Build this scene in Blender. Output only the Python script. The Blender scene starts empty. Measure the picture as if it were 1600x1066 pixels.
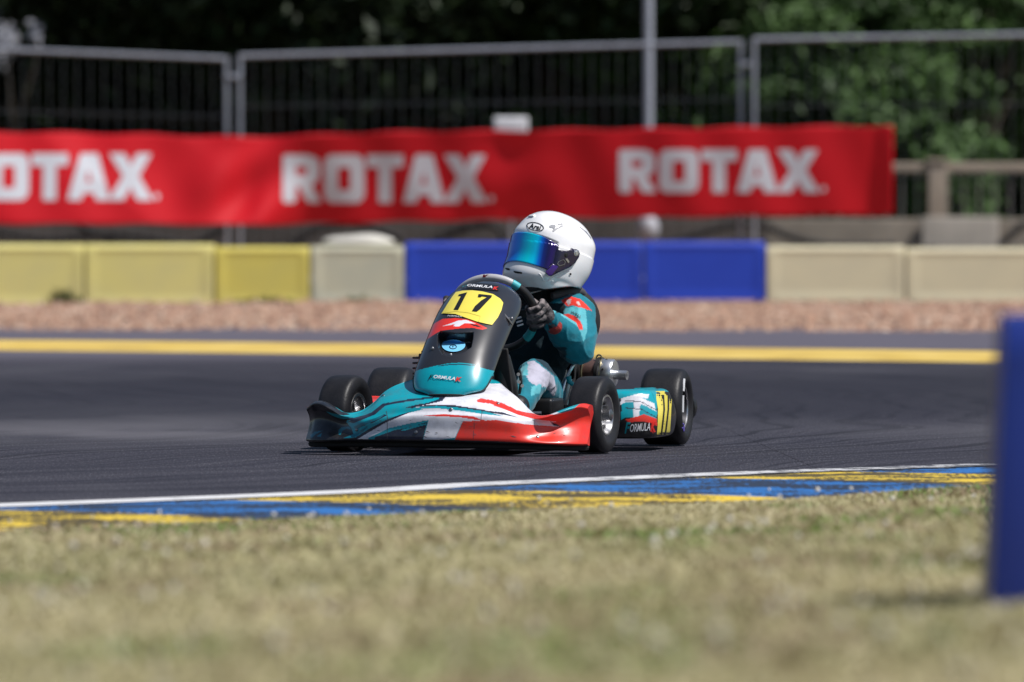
import bpy, bmesh, math, random
import numpy as np
from mathutils import Vector, Matrix, noise
from mathutils.bvhtree import BVHTree

R = math.radians
S = bpy.context.scene
COL = S.collection
random.seed(7)
rng = np.random.default_rng(11)

# ------------------------------------------------------------------ camera
K = 14720.0          # focal length in photograph pixels (1600 wide)
H = 0.93             # camera height over the track
YH = 280.0           # horizon row
cam = bpy.data.cameras.new('camera')
cam.sensor_width = 36.0
cam.lens = K / 1600 * 36.0
cam.clip_start = 0.5
cam.clip_end = 3000
cam.dof.use_dof = True
cam.dof.focus_distance = 31.85
cam.dof.aperture_fstop = (cam.lens / 1000) / 0.071
camo = bpy.data.objects.new('camera', cam)
COL.objects.link(camo)
camo.location = (0, 0, H)
camo.rotation_euler = (R(90) - math.atan((533 - YH) / K), 0, 0)
S.camera = camo

# ------------------------------------------------------------------ light
SUN_EL, SUN_PHI = R(57), R(24)      # phi: how far the sun stands towards the viewer's side of due right
sv = Vector((math.cos(SUN_EL) * math.cos(SUN_PHI), -math.cos(SUN_EL) * math.sin(SUN_PHI), math.sin(SUN_EL)))
w = bpy.data.worlds.new('World'); S.world = w; w.use_nodes = True
nt = w.node_tree; bg = nt.nodes['Background']
sky = nt.nodes.new('ShaderNodeTexSky'); sky.sky_type = 'NISHITA'; sky.sun_disc = False
sky.sun_elevation = SUN_EL; sky.sun_rotation = math.atan2(sv.x, sv.y)
nt.links.new(sky.outputs[0], bg.inputs[0]); bg.inputs[1].default_value = 0.066
sl = bpy.data.lights.new('sun', 'SUN'); sl.energy = 4.6; sl.angle = R(0.5); sl.color = (1.0, 0.965, 0.93)
slo = bpy.data.objects.new('sun', sl); COL.objects.link(slo)
slo.rotation_euler = sv.to_track_quat('Z', 'Y').to_euler(); slo.location = (10, 20, 30)
S.view_settings.view_transform = 'Standard'; S.view_settings.look = 'None'
S.view_settings.gamma = 1.0; S.view_settings.exposure = 0.12
S.render.engine = 'CYCLES'
S.cycles.use_denoising = True
S.cycles.max_bounces = 6; S.cycles.transparent_max_bounces = 8

# ------------------------------------------------------------------ colour + materials
def lin(r, g, b):
    f = lambda c: (c / 255 / 12.92) if c / 255 <= 0.04045 else ((c / 255 + 0.055) / 1.055) ** 2.4
    return (f(r), f(g), f(b))

def mat(name, col=(.5, .5, .5), rough=.5, metal=0., coat=0., spec=.5, var=0., scale=20., bump=0., bscale=80., attr=False, dirt=None):
    m = bpy.data.materials.new(name); m.use_nodes = True
    t = m.node_tree; b = t.nodes['Principled BSDF']
    b.inputs['Roughness'].default_value = rough; b.inputs['Metallic'].default_value = metal
    b.inputs['Coat Weight'].default_value = coat; b.inputs['Coat Roughness'].default_value = .06
    b.inputs['Specular IOR Level'].default_value = spec
    tc = t.nodes.new('ShaderNodeTexCoord')
    if attr:
        a = t.nodes.new('ShaderNodeAttribute'); a.attribute_name = 'paint'; src = a.outputs['Color']
    else:
        a = t.nodes.new('ShaderNodeRGB'); a.outputs[0].default_value = (*col, 1); src = a.outputs[0]
    n = t.nodes.new('ShaderNodeTexNoise'); n.inputs['Scale'].default_value = scale; n.inputs['Detail'].default_value = 5
    t.links.new(tc.outputs['Object'], n.inputs['Vector'])
    mr = t.nodes.new('ShaderNodeMapRange'); mr.inputs[1].default_value = .3; mr.inputs[2].default_value = .7
    mr.inputs[3].default_value = 1 - var; mr.inputs[4].default_value = 1 + var
    t.links.new(n.outputs[0], mr.inputs[0])
    mx = t.nodes.new('ShaderNodeVectorMath'); mx.operation = 'SCALE'
    t.links.new(src, mx.inputs[0]); t.links.new(mr.outputs[0], mx.inputs['Scale'])
    out = mx.outputs[0]
    if dirt:
        dc, amt, ds = dirt
        n2 = t.nodes.new('ShaderNodeTexNoise'); n2.inputs['Scale'].default_value = ds; n2.inputs['Detail'].default_value = 8
        n2.inputs['Roughness'].default_value = .7
        t.links.new(tc.outputs['Object'], n2.inputs['Vector'])
        m2 = t.nodes.new('ShaderNodeMapRange'); m2.inputs[1].default_value = .45; m2.inputs[2].default_value = .75
        m2.inputs[3].default_value = 0; m2.inputs[4].default_value = amt
        t.links.new(n2.outputs[0], m2.inputs[0])
        mm = t.nodes.new('ShaderNodeMix'); mm.data_type = 'RGBA'
        t.links.new(m2.outputs[0], mm.inputs[0]); t.links.new(out, mm.inputs[6]); mm.inputs[7].default_value = (*dc, 1)
        out = mm.outputs[2]
    t.links.new(out, b.inputs['Base Color'])
    if bump:
        nb = t.nodes.new('ShaderNodeTexNoise'); nb.inputs['Scale'].default_value = bscale; nb.inputs['Detail'].default_value = 4
        t.links.new(tc.outputs['Object'], nb.inputs['Vector'])
        bp = t.nodes.new('ShaderNodeBump'); bp.inputs['Strength'].default_value = bump; bp.inputs['Distance'].default_value = .01
        t.links.new(nb.outputs[0], bp.inputs['Height']); t.links.new(bp.outputs[0], b.inputs['Normal'])
    return m

M = {}
M['paint'] = mat('livery_paint', attr=True, rough=.34, coat=.25, var=.06, scale=9, dirt=((.10, .09, .085), .34, 26), bump=.05, bscale=14)
M['carbon'] = mat('carbon_panel', attr=True, rough=.30, coat=.7, var=.06, scale=30)
M['suit'] = mat('race_suit_fabric', attr=True, rough=.78, spec=.3, var=.10, scale=22, bump=.35, bscale=45)
M['suit'].node_tree.nodes['Principled BSDF'].inputs['Sheen Weight'].default_value = .15
M['rubber'] = mat('tyre_rubber', (.0075, .0075, .010), rough=.50, spec=.42, var=.3, scale=14, bump=.10, bscale=140, dirt=((.045, .043, .044), .35, 9))
M['tread'] = mat('tyre_tread_rubber', (.010, .010, .011), rough=.55, var=.25, scale=30, bump=.25, bscale=160, dirt=((.03, .028, .027), .5, 25))
M['alu'] = mat('cast_aluminium', (.62, .62, .63), rough=.30, metal=1, var=.12, scale=40)
M['steel'] = mat('dull_steel', (.28, .28, .29), rough=.38, metal=1, var=.2, scale=30)
M['chrome'] = mat('polished_metal', (.75, .76, .78), rough=.30, metal=.9)
M['black_plastic'] = mat('black_plastic', (.012, .012, .013), rough=.38, var=.2, scale=20)
M['black_matt'] = mat('matt_black', (.010, .010, .011), rough=.8, var=.2, scale=20)
M['burnt'] = mat('heat_stained_steel', (.20, .12, .10), rough=.42, metal=.75, var=.5, scale=16)
M['dark_steel'] = mat('dark_tube_steel', (.05, .05, .055), rough=.35, metal=.9)
M['brass'] = mat('spring_brass', (.5, .42, .25), rough=.35, metal=1)
M['white_shell'] = mat('white_helmet_paint', (.86, .86, .875), rough=.22, coat=.6, var=.02)
M['yellow_plate'] = mat('yellow_number_film', (.82, .70, .10), rough=.35, coat=.3, var=.03)
M['black_ink'] = mat('black_print', (.010, .010, .012), rough=.4)
M['white_ink'] = mat('white_print', (.74, .75, .78), rough=.4)
M['red_ink'] = mat('red_print', (.62, .03, .025), rough=.4)
M['teal_ink'] = mat('teal_print', (.0, .28, .33), rough=.4)
M['blue_ink'] = mat('blue_sticker_film', (.05, .30, .70), rough=.35)
M['lightblue_ink'] = mat('pale_blue_sticker_film', (.20, .58, .88), rough=.35)
M['purple_ink'] = mat('violet_marker', (.16, .12, .55), rough=.5)
M['grey_glove'] = mat('glove_fabric', attr=True, rough=.75, var=.2, scale=60, bump=.3, bscale=120)

# ------------------------------------------------------------------ mesh helpers
def link(o, parent=None):
    COL.objects.link(o)
    if parent is not None: o.parent = parent
    return o

def tag(o, label=None, cat=None, group=None, kind=None):
    if label: o['label'] = label
    if cat: o['category'] = cat
    if group: o['group'] = group
    if kind: o['kind'] = kind
    return o

def empty(name, loc=(0, 0, 0), rz=0):
    o = bpy.data.objects.new(name, None); o.location = loc; o.rotation_euler = (0, 0, rz); o.empty_display_size = .1
    return link(o)

def mesh_obj(name, verts, faces, material, parent=None, smooth=True, colors=None):
    me = bpy.data.meshes.new(name)
    me.from_pydata([tuple(v) for v in verts], [], [tuple(f) for f in faces]); me.validate()
    if isinstance(material, (list, tuple)):
        for x in material: me.materials.append(x)
    else: me.materials.append(material)
    if smooth: me.polygons.foreach_set('use_smooth', [True] * len(me.polygons))
    if colors is not None:
        ca = me.color_attributes.new('paint', 'FLOAT_COLOR', 'POINT')
        c = np.ones((len(me.vertices), 4), dtype=np.float32); c[:, :3] = colors
        ca.data.foreach_set('color', c.ravel())
    me.update()
    return link(bpy.data.objects.new(name, me), parent)

def fast_mesh(name, V, F, material, parent=None, colors=None, smooth=False, nper=None):
    """V (n,3), F (m,k) numpy"""
    me = bpy.data.meshes.new(name)
    k = F.shape[1]
    me.vertices.add(len(V)); me.vertices.foreach_set('co', V.astype(np.float32).ravel())
    me.loops.add(F.size); me.loops.foreach_set('vertex_index', F.astype(np.int32).ravel())
    me.polygons.add(len(F)); me.polygons.foreach_set('loop_start', np.arange(0, F.size, k, dtype=np.int32))
    me.polygons.foreach_set('loop_total', np.full(len(F), k, dtype=np.int32))
    me.polygons.foreach_set('use_smooth', np.full(len(F), smooth))
    me.materials.append(material)
    me.update(calc_edges=True)
    if colors is not None:
        ca = me.color_attributes.new('paint', 'FLOAT_COLOR', 'POINT')
        c = np.ones((len(V), 4), dtype=np.float32); c[:, :3] = colors
        ca.data.foreach_set('color', c.ravel())
    return link(bpy.data.objects.new(name, me), parent)

class MB:
    """collects simple solids into one mesh"""
    def __init__(s): s.bm = bmesh.new(); s.mi = 0
    def _m(s, faces):
        for f in faces: f.material_index = s.mi
    def box(s, c, d, rot=None, bevel=0.):
        r = bmesh.ops.create_cube(s.bm, size=1)
        vs = r['verts']
        mx = Matrix.Translation(c) @ (rot.to_4x4() if rot else Matrix()) @ Matrix.Diagonal((*d, 1))
        bmesh.ops.transform(s.bm, matrix=mx, verts=vs)
        es = list({e for v in vs for e in v.link_edges})
        fs = list({f for v in vs for f in v.link_faces}); s._m(fs)
        if bevel:
            bmesh.ops.bevel(s.bm, geom=es, offset=bevel, segments=3, profile=.6, affect='EDGES', material=s.mi)
        return s
    def tube(s, pts, r, n=12, closed=False, cap=True):
        pts = [Vector(p) for p in pts]; m = len(pts)
        rr = r if isinstance(r, (list, tuple)) else [r] * m
        rings = []; up = None
        for i, p in enumerate(pts):
            a = pts[(i - 1) % m] if (closed or i > 0) else p
            b = pts[(i + 1) % m] if (closed or i < m - 1) else p
            d = (b - a).normalized()
            if up is None:
                up = d.orthogonal().normalized()
            up = (up - d * up.dot(d)).normalized(); sd = d.cross(up)
            rings.append([s.bm.verts.new(p + (up * math.cos(2 * math.pi * k / n) + sd * math.sin(2 * math.pi * k / n)) * rr[i]) for k in range(n)])
        fs = []
        for i in range(m if closed else m - 1):
            A, B = rings[i], rings[(i + 1) % m]
            off = 0
            if closed and i == m - 1:
                off = min(range(n), key=lambda q: (A[0].co - B[q].co).length)
            for k in range(n):
                fs.append(s.bm.faces.new((A[k], A[(k + 1) % n], B[(k + 1 + off) % n], B[(k + off) % n])))
        if cap and not closed:
            fs.append(s.bm.faces.new(rings[0][::-1])); fs.append(s.bm.faces.new(rings[-1]))
        s._m(fs); return s
    def lathe(s, prof, c, axis, n=48):
        """prof [(t along axis, radius)]"""
        c = Vector(c); ax = Vector(axis).normalized(); u = ax.orthogonal().normalized(); v = ax.cross(u)
        rings = []
        for t, r in prof:
            if r < 1e-6: rings.append([s.bm.verts.new(c + ax * t)])
            else: rings.append([s.bm.verts.new(c + ax * t + (u * math.cos(2 * math.pi * k / n) + v * math.sin(2 * math.pi * k / n)) * r) for k in range(n)])
        fs = []
        for A, B in zip(rings, rings[1:]):
            for k in range(n):
                a0, a1 = A[k % len(A)], A[(k + 1) % len(A)]; b0, b1 = B[k % len(B)], B[(k + 1) % len(B)]
                q = []
                for x in (a0, a1, b1, b0):
                    if x not in q: q.append(x)
                if len(q) > 2: fs.append(s.bm.faces.new(q))
        s._m(fs); return s
    def build(s, name, material, parent=None, smooth=True, angle=40):
        bmesh.ops.recalc_face_normals(s.bm, faces=s.bm.faces[:])
        me = bpy.data.meshes.new(name); s.bm.to_mesh(me); s.bm.free()
        for x in (material if isinstance(material, (list, tuple)) else [material]): me.materials.append(x)
        if smooth:
            me.polygons.foreach_set('use_smooth', [True] * len(me.polygons))
            me.set_sharp_from_angle(angle=R(angle))
        return link(bpy.data.objects.new(name, me), parent)

def catmull(pts, k=6, closed=True):
    P = [Vector(p) for p in pts]; n = len(P); out = []
    rngi = range(n if closed else n - 1)
    for i in rngi:
        if closed: a, b, c, d = P[i - 1], P[i], P[(i + 1) % n], P[(i + 2) % n]
        else: a, b, c, d = P[max(i - 1, 0)], P[i], P[i + 1], P[min(i + 2, n - 1)]
        for j in range(k):
            t = j / k
            out.append(.5 * ((2 * b) + (c - a) * t + (2 * a - 5 * b + 4 * c - d) * t * t + (3 * b - a - 3 * c + d) * t ** 3))
    if not closed: out.append(P[-1])
    return out

def in_poly(px, py, poly):
    inside = np.zeros(px.shape, bool); n = len(poly); j = n - 1
    for i in range(n):
        xi, yi = poly[i][0], poly[i][1]; xj, yj = poly[j][0], poly[j][1]
        if yi != yj:
            c = ((yi > py) != (yj > py)) & (px < (xj - xi) * (py - yi) / (yj - yi) + xi)
            inside ^= c
        j = i
    return inside

def loops_mesh(loops, grid=0.):
    """flat filled outline(s) with holes -> bmesh in XY, cut by a grid so it can be wrapped on a surface"""
    cu = bpy.data.curves.new('tmp', 'CURVE'); cu.dimensions = '2D'; cu.fill_mode = 'BOTH'
    for lp in loops:
        sp = cu.splines.new('POLY'); sp.points.add(len(lp) - 1)
        for i, p in enumerate(lp): sp.points[i].co = (p[0], p[1], 0, 1)
        sp.use_cyclic_u = True
    return _cu2bm(cu, grid)

def _cu2bm(cu, grid):
    o = bpy.data.objects.new('tmp', cu); COL.objects.link(o)
    bpy.context.view_layer.update()
    dg = bpy.context.evaluated_depsgraph_get()
    me = bpy.data.meshes.new_from_object(o.evaluated_get(dg), depsgraph=dg)
    bpy.data.objects.remove(o); bpy.data.curves.remove(cu)
    bm = bmesh.new(); bm.from_mesh(me); bpy.data.meshes.remove(me)
    bmesh.ops.remove_doubles(bm, verts=bm.verts[:], dist=1e-6)
    if grid and bm.verts:
        for ax in (0, 1):
            lo = min(v.co[ax] for v in bm.verts); hi = max(v.co[ax] for v in bm.verts)
            x = lo + grid
            while x < hi:
                co = [0, 0, 0]; co[ax] = x; no = [0, 0, 0]; no[ax] = 1
                bmesh.ops.bisect_plane(bm, geom=bm.verts[:] + bm.edges[:] + bm.faces[:], plane_co=co, plane_no=no)
                x += grid
    return bm

def text_bm(txt, size, bold=0., shear=0., spacing=1., grid=0.):
    cu = bpy.data.curves.new('tmp', 'FONT'); cu.body = txt; cu.size = size; cu.offset = bold; cu.shear = shear
    cu.space_character = spacing; cu.resolution_u = 3; cu.align_x = 'CENTER'; cu.align_y = 'CENTER'
    return _cu2bm(cu, grid)

def bm_finish(bm, name, material, parent=None, smooth=False):
    me = bpy.data.meshes.new(name); bm.to_mesh(me); bm.free(); me.materials.append(material)
    if smooth: me.polygons.foreach_set('use_smooth', [True] * len(me.polygons))
    return link(bpy.data.objects.new(name, me), parent)

def remesh(name, mb, voxel, material, parent=None, smooth_it=4, disp=None):
    me = bpy.data.meshes.new(name); bmesh.ops.recalc_face_normals(mb.bm, faces=mb.bm.faces[:]); mb.bm.to_mesh(me); mb.bm.free()
    o = bpy.data.objects.new(name, me); COL.objects.link(o)
    m1 = o.modifiers.new('r', 'REMESH'); m1.mode = 'VOXEL'; m1.voxel_size = voxel; m1.use_smooth_shade = True
    m2 = o.modifiers.new('s', 'SMOOTH'); m2.iterations = smooth_it; m2.factor = .5
    bpy.context.view_layer.update(); dg = bpy.context.evaluated_depsgraph_get()
    me2 = bpy.data.meshes.new_from_object(o.evaluated_get(dg), depsgraph=dg)
    bpy.data.objects.remove(o); me2.name = name
    me2.materials.clear(); me2.materials.append(material)
    n = len(me2.vertices); co = np.empty(n * 3, np.float32); me2.vertices.foreach_get('co', co); co = co.reshape(-1, 3)
    no = np.empty(n * 3, np.float32); me2.vertices.foreach_get('normal', no); no = no.reshape(-1, 3)
    if disp is not None:
        d = np.array([disp(Vector(c)) for c in co], np.float32)
        co = co + no * d[:, None]; me2.vertices.foreach_set('co', co.ravel()); me2.update()
    me2.polygons.foreach_set('use_smooth', [True] * len(me2.polygons))
    return link(bpy.data.objects.new(name, me2), parent), co

def set_paint(o, cols):
    me = o.data; ca = me.color_attributes.new('paint', 'FLOAT_COLOR', 'POINT')
    c = np.ones((len(me.vertices), 4), np.float32); c[:, :3] = cols
    ca.data.foreach_set('color', c.ravel())

def at(px, py, Y):
    """photograph pixel at distance Y -> world point"""
    return Vector(((px - 800) * Y / K, Y, H - (py - YH) * Y / K))

# ================================================================== SETTING
def nodes_of(name, rough=.8):
    m = bpy.data.materials.new(name); m.use_nodes = True
    t = m.node_tree; b = t.nodes['Principled BSDF']; b.inputs['Roughness'].default_value = rough
    return m, t, b

def nd(t, typ, **kw):
    n = t.nodes.new(typ)
    for k, v in kw.items():
        if k[0] == 'i' and k[1:].isdigit(): n.inputs[int(k[1:])].default_value = v
        else: setattr(n, k, v)
    return n

def ramp(t, fac, stops):
    r = t.nodes.new('ShaderNodeValToRGB'); e = r.color_ramp.elements
    e[0].position, e[0].color = stops[0][0], (*stops[0][1], 1); e[1].position, e[1].color = stops[-1][0], (*stops[-1][1], 1)
    for p, c in stops[1:-1]:
        x = e.new(p); x.color = (*c, 1)
    t.links.new(fac, r.inputs[0]); return r.outputs[0]

def mapping(t, src, scale=(1, 1, 1), loc=(0, 0, 0), rot=(0, 0, 0)):
    m = t.nodes.new('ShaderNodeMapping'); m.inputs[1].default_value = loc; m.inputs[2].default_value = rot; m.inputs[3].default_value = scale
    t.links.new(src, m.inputs[0]); return m.outputs[0]

def mixc(t, f, a, b, mode='MIX'):
    m = t.nodes.new('ShaderNodeMix'); m.data_type = 'RGBA'; m.blend_type = mode
    if isinstance(f, (int, float)): m.inputs[0].default_value = f
    else: t.links.new(f, m.inputs[0])
    for s, v in ((6, a), (7, b)):
        if isinstance(v, tuple): m.inputs[s].default_value = (*v, 1)
        else: t.links.new(v, m.inputs[s])
    return m.outputs[2]

def math_(t, op, a, b=None, clamp=False):
    m = t.nodes.new('ShaderNodeMath'); m.operation = op; m.use_clamp = clamp
    for i, v in enumerate((a, b)):
        if v is None: continue
        if isinstance(v, (int, float)): m.inputs[i].default_value = v
        else: t.links.new(v, m.inputs[i])
    return m.outputs[0]

# kerb line near the camera: (X, Y) of the white line
KL = [Vector((-9.0, 18.6)), Vector((-1.45, 26.75)), Vector((0.0, 28.75)), Vector((1.55, 30.55)), Vector((6.0, 34.6)), Vector((12.0, 38.6))]
KLs = catmull([v.to_3d() for v in KL], 12, closed=False)
KP = np.array([(p.x, p.y) for p in KLs])
def kerb_frame():
    out = []; s = 0
    for i, p in enumerate(KLs):
        a = KLs[max(i - 1, 0)]; b = KLs[min(i + 1, len(KLs) - 1)]
        t_ = (b - a).normalized(); n_ = Vector((t_.y, -t_.x, 0))     # towards the grass
        if i: s += (p - KLs[i - 1]).length
        out.append((p, n_, s))
    return out
KF = kerb_frame()
def dist_kerb(X, Y):
    """signed distance from the white line, positive on the grass side"""
    d = np.full(X.shape, 1e9); sg = np.zeros(X.shape)
    for i in range(len(KP) - 1):
        a, b = KP[i], KP[i + 1]; ab = b - a
        t_ = np.clip(((X - a[0]) * ab[0] + (Y - a[1]) * ab[1]) / (ab @ ab), 0, 1)
        dx, dy = X - a[0] - t_ * ab[0], Y - a[1] - t_ * ab[1]
        q = np.hypot(dx, dy); s_ = np.sign(dx * ab[1] - dy * ab[0])
        m_ = q < d; d = np.where(m_, q, d); sg = np.where(m_, s_, sg)
    return d * sg
def verge_z(X, Y):
    e = np.maximum(dist_kerb(X, Y) - 1.44, 0)
    z = .0272 * np.minimum(e, 9.3) + .004
    return z + .010 * np.sin(X * 2.3 + 1) * np.sin(Y * 1.1) * np.clip(e, 0, 1)

def build_setting():
    # ---- far ground
    m, t, b = nodes_of('dark_earth', .95)
    tc = nd(t, 'ShaderNodeTexCoord'); n = nd(t, 'ShaderNodeTexNoise'); n.inputs['Scale'].default_value = 1.5
    t.links.new(tc.outputs['Object'], n.inputs['Vector'])
    t.links.new(ramp(t, n.outputs[0], [(.3, (.03, .028, .018)), (.7, (.06, .06, .03))]), b.inputs['Base Color'])
    g = mesh_obj('ground', [(-700, -60, -.03), (700, -60, -.03), (700, 1500, -.03), (-700, 1500, -.03)], [(0, 1, 2, 3)], m, smooth=False)
    tag(g, kind='structure')

    # ---- track asphalt
    m, t, b = nodes_of('track_asphalt', .72)
    tc = nd(t, 'ShaderNodeTexCoord'); ob = tc.outputs['Object']
    # aggregate grain
    v = nd(t, 'ShaderNodeTexNoise'); v.inputs['Scale'].default_value = 150; v.inputs['Detail'].default_value = 3; v.inputs['Roughness'].default_value = .75
    t.links.new(mapping(t, ob, (1, .075, 1)), v.inputs['Vector'])
    v2 = nd(t, 'ShaderNodeTexNoise'); v2.inputs['Scale'].default_value = 1.1; v2.inputs['Detail'].default_value = 6
    t.links.new(mapping(t, ob, (1, .5, 1)), v2.inputs['Vector'])
    # rubber laid down along the driven arc (centre of the bend at the left)
    sub = nd(t, 'ShaderNodeVectorMath', operation='SUBTRACT'); t.links.new(ob, sub.inputs[0]); sub.inputs[1].default_value = (-13.0, 38.0, 0)
    ln = nd(t, 'ShaderNodeVectorMath', operation='LENGTH'); t.links.new(sub.outputs[0], ln.inputs[0])
    wob = nd(t, 'ShaderNodeTexNoise'); wob.inputs['Scale'].default_value = .25; t.links.new(ob, wob.inputs['Vector'])
    rad = math_(t, 'ADD', ln.outputs['Value'], math_(t, 'MULTIPLY', wob.outputs[0], 2.2))
    sx = nd(t, 'ShaderNodeSeparateXYZ'); t.links.new(ob, sx.inputs[0])
    cb = nd(t, 'ShaderNodeCombineXYZ'); t.links.new(math_(t, 'MULTIPLY', rad, 3.4), cb.inputs[0]); t.links.new(math_(t, 'MULTIPLY', sx.outputs[1], .06), cb.inputs[1])
    st = nd(t, 'ShaderNodeTexNoise'); st.inputs['Scale'].default_value = 1.6; st.inputs['Detail'].default_value = 5; st.inputs['Roughness'].default_value = .65
    t.links.new(cb.outputs[0], st.inputs['Vector'])
    streak = ramp(t, st.outputs[0], [(.30, (0, 0, 0)), (.62, (1, 1, 1))])
    # wide rubbered-in band of the racing line, between dull strips
    yy = sx.outputs[1]
    xx = sx.outputs[0]
    q = math_(t, 'ADD', yy, math_(t, 'MULTIPLY', xx, -.25))
    mr = nd(t, 'ShaderNodeMapRange', interpolation_type='SMOOTHSTEP'); t.links.new(q, mr.inputs[0]); mr.inputs[1].default_value = 34; mr.inputs[2].default_value = 38
    mr2 = nd(t, 'ShaderNodeMapRange', interpolation_type='SMOOTHSTEP'); t.links.new(q, mr2.inputs[0]); mr2.inputs[1].default_value = 46.5; mr2.inputs[2].default_value = 43
    band = math_(t, 'MULTIPLY', mr.outputs[0], mr2.outputs[0])
    grain = ramp(t, v.outputs[0], [(.33, (.009, .009, .012)), (.50, (.036, .0355, .046)), (.60, (.078, .076, .092)), (.70, (.24, .235, .26))])
    base = mixc(t, math_(t, 'MULTIPLY', v2.outputs[0], .30), grain, (.115, .108, .135))
    base = mixc(t, math_(t, 'MULTIPLY', streak, .62), base, (.014, .0135, .024))
    # pale worn patch at the left, and individual thin skid arcs
    cb2 = nd(t, 'ShaderNodeCombineXYZ'); t.links.new(math_(t, 'MULTIPLY', rad, 11.0), cb2.inputs[0]); t.links.new(math_(t, 'MULTIPLY', sx.outputs[1], .10), cb2.inputs[1])
    st2 = nd(t, 'ShaderNodeTexNoise'); st2.inputs['Scale'].default_value = 1.3; st2.inputs['Detail'].default_value = 2
    t.links.new(cb2.outputs[0], st2.inputs['Vector'])
    base = mixc(t, math_(t, 'MULTIPLY', ramp(t, st2.outputs[0], [(.53, (0, 0, 0)), (.60, (1, 1, 1))]), .72), base, (.010, .0098, .015))
    pt = nd(t, 'ShaderNodeTexNoise'); pt.inputs['Scale'].default_value = .42; pt.inputs['Detail'].default_value = 3
    t.links.new(mapping(t, ob, (1, .32, 1), loc=(3.1, 1.7, 0)), pt.inputs['Vector'])
    base = mixc(t, math_(t, 'MULTIPLY', ramp(t, pt.outputs[0], [(.50, (0, 0, 0)), (.68, (1, 1, 1))]), .45), base, (.125, .122, .135))
    def sm_(src, a_, b_):
        q_ = nd(t, 'ShaderNodeMapRange', interpolation_type='SMOOTHSTEP'); t.links.new(src, q_.inputs[0]); q_.inputs[1].default_value = a_; q_.inputs[2].default_value = b_; return q_.outputs[0]
    pw = math_(t, 'MULTIPLY', math_(t, 'MULTIPLY', sm_(q, 33.2, 35.0), sm_(q, 38.8, 36.8)), sm_(xx, .2, -1.6))
    base = mixc(t, math_(t, 'MULTIPLY', math_(t, 'MULTIPLY', pw, sm_(v2.outputs[0], .30, .62)), .75), base, (.135, .13, .145))
    base = mixc(t, math_(t, 'MULTIPLY', band, .70), base, (.014, .0138, .022))
    # unused edge beyond the yellow kerb is pale and dusty
    mr3 = nd(t, 'ShaderNodeMapRange', interpolation_type='SMOOTHSTEP'); t.links.new(q, mr3.inputs[0]); mr3.inputs[1].default_value = 47; mr3.inputs[2].default_value = 52
    base = mixc(t, math_(t, 'MULTIPLY', mr3.outputs[0], .8), base, (.125, .115, .145))
    t.links.new(base, b.inputs['Base Color'])
    bp = nd(t, 'ShaderNodeBump'); bp.inputs['Strength'].default_value = .35; bp.inputs['Distance'].default_value = .006
    t.links.new(v.outputs[0], bp.inputs['Height']); t.links.new(bp.outputs[0], b.inputs['Normal'])
    b.inputs['Specular IOR Level'].default_value = .25
    # asphalt sheet starts at the white line
    vs, fs = [], []
    for p, n_, s in KF: vs += [tuple(p + n_ * 1.46), (p.x * 1.0 - 2, 62, 0) if False else (p.x, 62.0, 0)]
    vs = [(x, y, 0) for x, y, *_ in vs]
    vs = [(-30, 10, 0), (-30, 62, 0)] + vs + [(40, 42, 0), (40, 62, 0)]
    for i in range(len(vs) // 2 - 1): fs.append((2 * i, 2 * i + 2, 2 * i + 3, 2 * i + 1))
    tr = mesh_obj('race_track', vs, fs, m, smooth=False); tag(tr, kind='structure')

    # ---- white edge line
    m, t, b = nodes_of('worn_white_line', .6)
    tc = nd(t, 'ShaderNodeTexCoord'); n = nd(t, 'ShaderNodeTexNoise'); n.inputs['Scale'].default_value = 9; n.inputs['Detail'].default_value = 6; n.inputs['Roughness'].default_value = .7
    t.links.new(tc.outputs['Object'], n.inputs['Vector'])
    sxl = nd(t, 'ShaderNodeSeparateXYZ'); t.links.new(tc.outputs['Object'], sxl.inputs[0])
    fl = math_(t, 'SUBTRACT', n.outputs[0], math_(t, 'MULTIPLY', math_(t, 'ADD', sxl.outputs[0], .6, clamp=False), .085))
    t.links.new(ramp(t, fl, [(.33, (.07, .07, .08)), (.40, (.60, .60, .61)), (.7, (.78, .78, .79))]), b.inputs['Base Color'])
    vs, fs = [], []
    for i, (p, n_, s) in enumerate(KF):
        vs += [tuple(p - n_ * .06 + Vector((0, 0, .006))), tuple(p + n_ * .13 + Vector((0, 0, .006)))]
        if i: fs.append((2 * i - 2, 2 * i - 1, 2 * i + 1, 2 * i))
    o = mesh_obj('edge_line', vs, fs, m, smooth=False); tag(o, kind='structure')

    # ---- near kerb: two rows of metre-long blocks, blue and yellow by turns, tyre-worn
    def kerb_mat(name, c, th=.0):
        m, t, b = nodes_of(name, .55)
        tc = nd(t, 'ShaderNodeTexCoord'); ob = tc.outputs['Object']
        n = nd(t, 'ShaderNodeTexNoise'); n.inputs['Scale'].default_value = 2.6; n.inputs['Detail'].default_value = 9; n.inputs['Roughness'].default_value = .66
        t.links.new(mapping(t, ob, (.9, 1.1, 1)), n.inputs['Vector'])
        n2 = nd(t, 'ShaderNodeTexNoise'); n2.inputs['Scale'].default_value = 70; n2.inputs['Detail'].default_value = 3
        t.links.new(mapping(t, ob, (1, .12, 1)), n2.inputs['Vector'])
        f = math_(t, 'ADD', n.outputs[0], math_(t, 'MULTIPLY', math_(t, 'SUBTRACT', n2.outputs[0], .5), .35))
        wear = ramp(t, f, [(.455, (0, 0, 0)), (.52, (1, 1, 1))])
        tint = mixc(t, n2.outputs[0], tuple(x * .7 for x in c), tuple(min(1, x * 1.25) for x in c))
        t.links.new(mixc(t, math_(t, 'MULTIPLY', wear, .9), tint, (.018, .017, .018)), b.inputs['Base Color'])
        bp = nd(t, 'ShaderNodeBump'); bp.inputs['Strength'].default_value = .5; bp.inputs['Distance'].default_value = .006
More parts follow.
